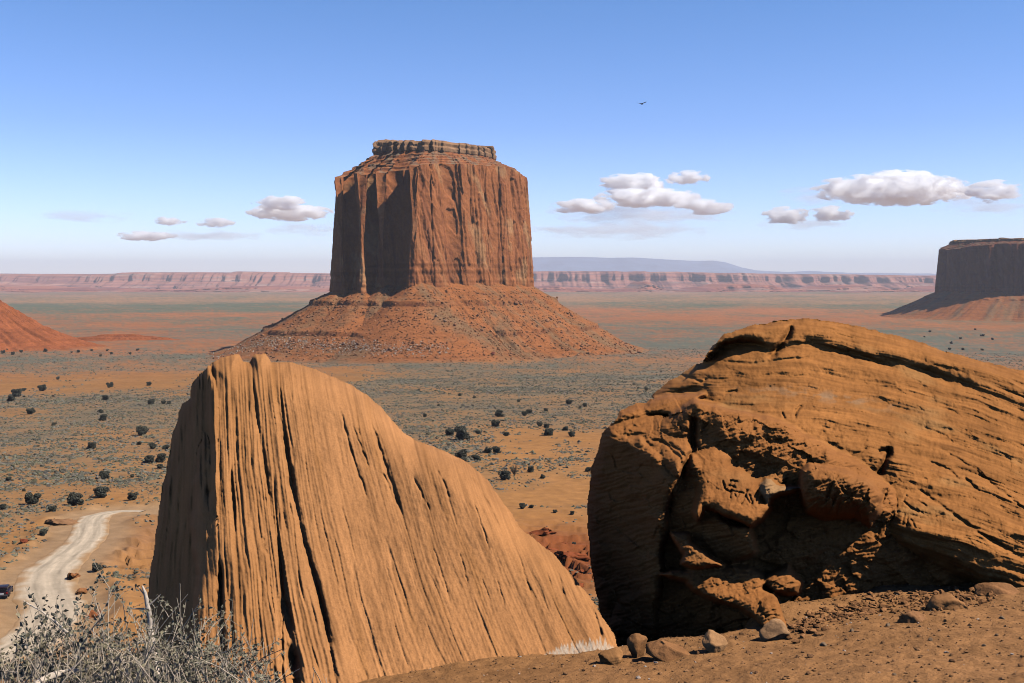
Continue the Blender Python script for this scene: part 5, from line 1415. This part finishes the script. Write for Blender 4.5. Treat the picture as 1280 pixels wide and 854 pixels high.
loft([(-1.66, rr_outline(0.60, 1.40, 1.435, 0.017)), (-1.2, rr_outline(0.585, 1.455, 1.50, 0.02)), (0.1, rr_outline(0.585, 1.463, 1.51, 0.02)), (0.42, rr_outline(0.60, 1.35, 1.39, 0.02))], M_paint, 'roof', car)
def bevel_box(name, c, s, mat, parent, b=0.02):
    bm = bmesh.new(); bmesh.ops.create_cube(bm, size=1)
    for v in bm.verts: v.co = Vector((v.co.x * s[0] + c[0], v.co.y * s[1] + c[1], v.co.z * s[2] + c[2]))
    bmesh.ops.bevel(bm, geom=bm.edges[:], offset=b, segments=2, affect='EDGES')
    me = bpy.data.meshes.new(name); bm.to_mesh(me); bm.free(); me.materials.append(mat)
    o = bpy.data.objects.new(name, me); COL.objects.link(o); o.parent = parent
    return o
for s in (-1, 1): bevel_box('tail_light', (s * 0.72, -2.11, 0.80), (0.22, 0.14, 0.22), M_red, car, 0.03)
for s in (-1, 1): bevel_box('mirror', (s * 0.98, 0.62, 0.99), (0.16, 0.10, 0.13), M_paint, car, 0.03)
bevel_box('bumper', (0, -2.16, 0.45), (1.66, 0.16, 0.24), M_trim, car, 0.05)
bevel_box('number_plate', (0.0, -2.165, 0.70), (0.62, 0.03, 0.2), M_plate, car, 0.006)
def lathe(name, prof, mat, parent, loc):
    a = np.linspace(0, 2 * math.pi, 24, endpoint=False)
    V = [(x, rr_ * math.cos(t), rr_ * math.sin(t)) for x, rr_ in prof for t in a]
    o = mesh_obj(name, V, grid_faces(len(prof), 24, True), mat, parent); o.location = loc
    bm = bmesh.new(); bm.from_mesh(o.data); bmesh.ops.recalc_face_normals(bm, faces=bm.faces); bm.to_mesh(o.data); bm.free()
    return o
for sx in (-1, 1):
    for yw in (-1.32, 1.35):
        wroot = lathe('wheel', [(-.10, .18), (-.10, .29), (-.07, .32), (.07, .32), (.10, .29), (.10, .18)], M_tyre, car, (sx * 0.80, yw, 0.32))
        lathe('rim', [(-.09, .02), (-.06, .185), (.06, .185), (.09, .02)], M_rim, wroot, (0, 0, 0))
cx_, cy_ = ground_hit(6, 746)
_zs = [gz(cx_ + dx, cy_ + dy) for dx in (-.8, .8) for dy in (-1.3, 1.3)]
car.location = (cx_, cy_, max(_zs) - 0.02); car.rotation_euler = (0, 0, math.radians(14))

# ------------------------------------------------------------------ bird high above the plain
bx, by_, bz = at(802, 130, 120)
bird = empty('bird', (float(bx), float(by_), float(bz)), math.radians(-35))
tag(bird, 'black soaring bird alone in the blue sky right of the butte', 'bird')
M_feather = plain_mat('black_feather', (0.02, 0.02, 0.022), 0.6)
secs = []
for y, w, h, z in [(-.30, .05, .012, .0), (-.18, .05, .03, 0), (-.05, .075, .07, 0), (.08, .07, .075, .0), (.18, .045, .05, .01), (.24, .05, .05, .015), (.30, .025, .025, .01), (.37, .006, .006, .0)]:
    secs.append((y, [(w * math.cos(a), z + h * math.sin(a)) for a in np.linspace(0, 2 * math.pi, 12, endpoint=False)]))
loft(secs, M_feather, 'bird_body', bird)
def wing(s):
    top = [(0.04, .13, .03), (0.30, .17, .10), (0.52, .10, .15), (0.62, -.02, .17), (0.56, -.10, .155), (0.46, -.09, .13), (0.30, -.10, .09), (0.04, -.10, .02)]
    V = [(s * x, y, z + .012) for x, y, z in top] + [(s * x, y, z) for x, y, z in top]
    n = len(top)
    F = [list(range(n)), list(range(2 * n - 1, n - 1, -1))]; S = [(i, (i + 1) % n, n + (i + 1) % n, n + i) for i in range(n)]
    return mesh_obj('wing', V, [np.array(F), np.array(S)], M_feather, bird, smooth_shade=False)
wing(-1); wing(1)
V = [(-.03, -.24, .0), (.03, -.24, .0), (.11, -.46, 0), (0, -.50, 0), (-.11, -.46, 0)]
V = V + [(a, b, c + .012) for a, b, c in V]
mesh_obj('tail', V, [np.array([[4, 3, 2, 1, 0], [5, 6, 7, 8, 9]]), np.array([(i, (i + 1) % 5, 5 + (i + 1) % 5, 5 + i) for i in range(5)])], M_feather, bird, smooth_shade=False)
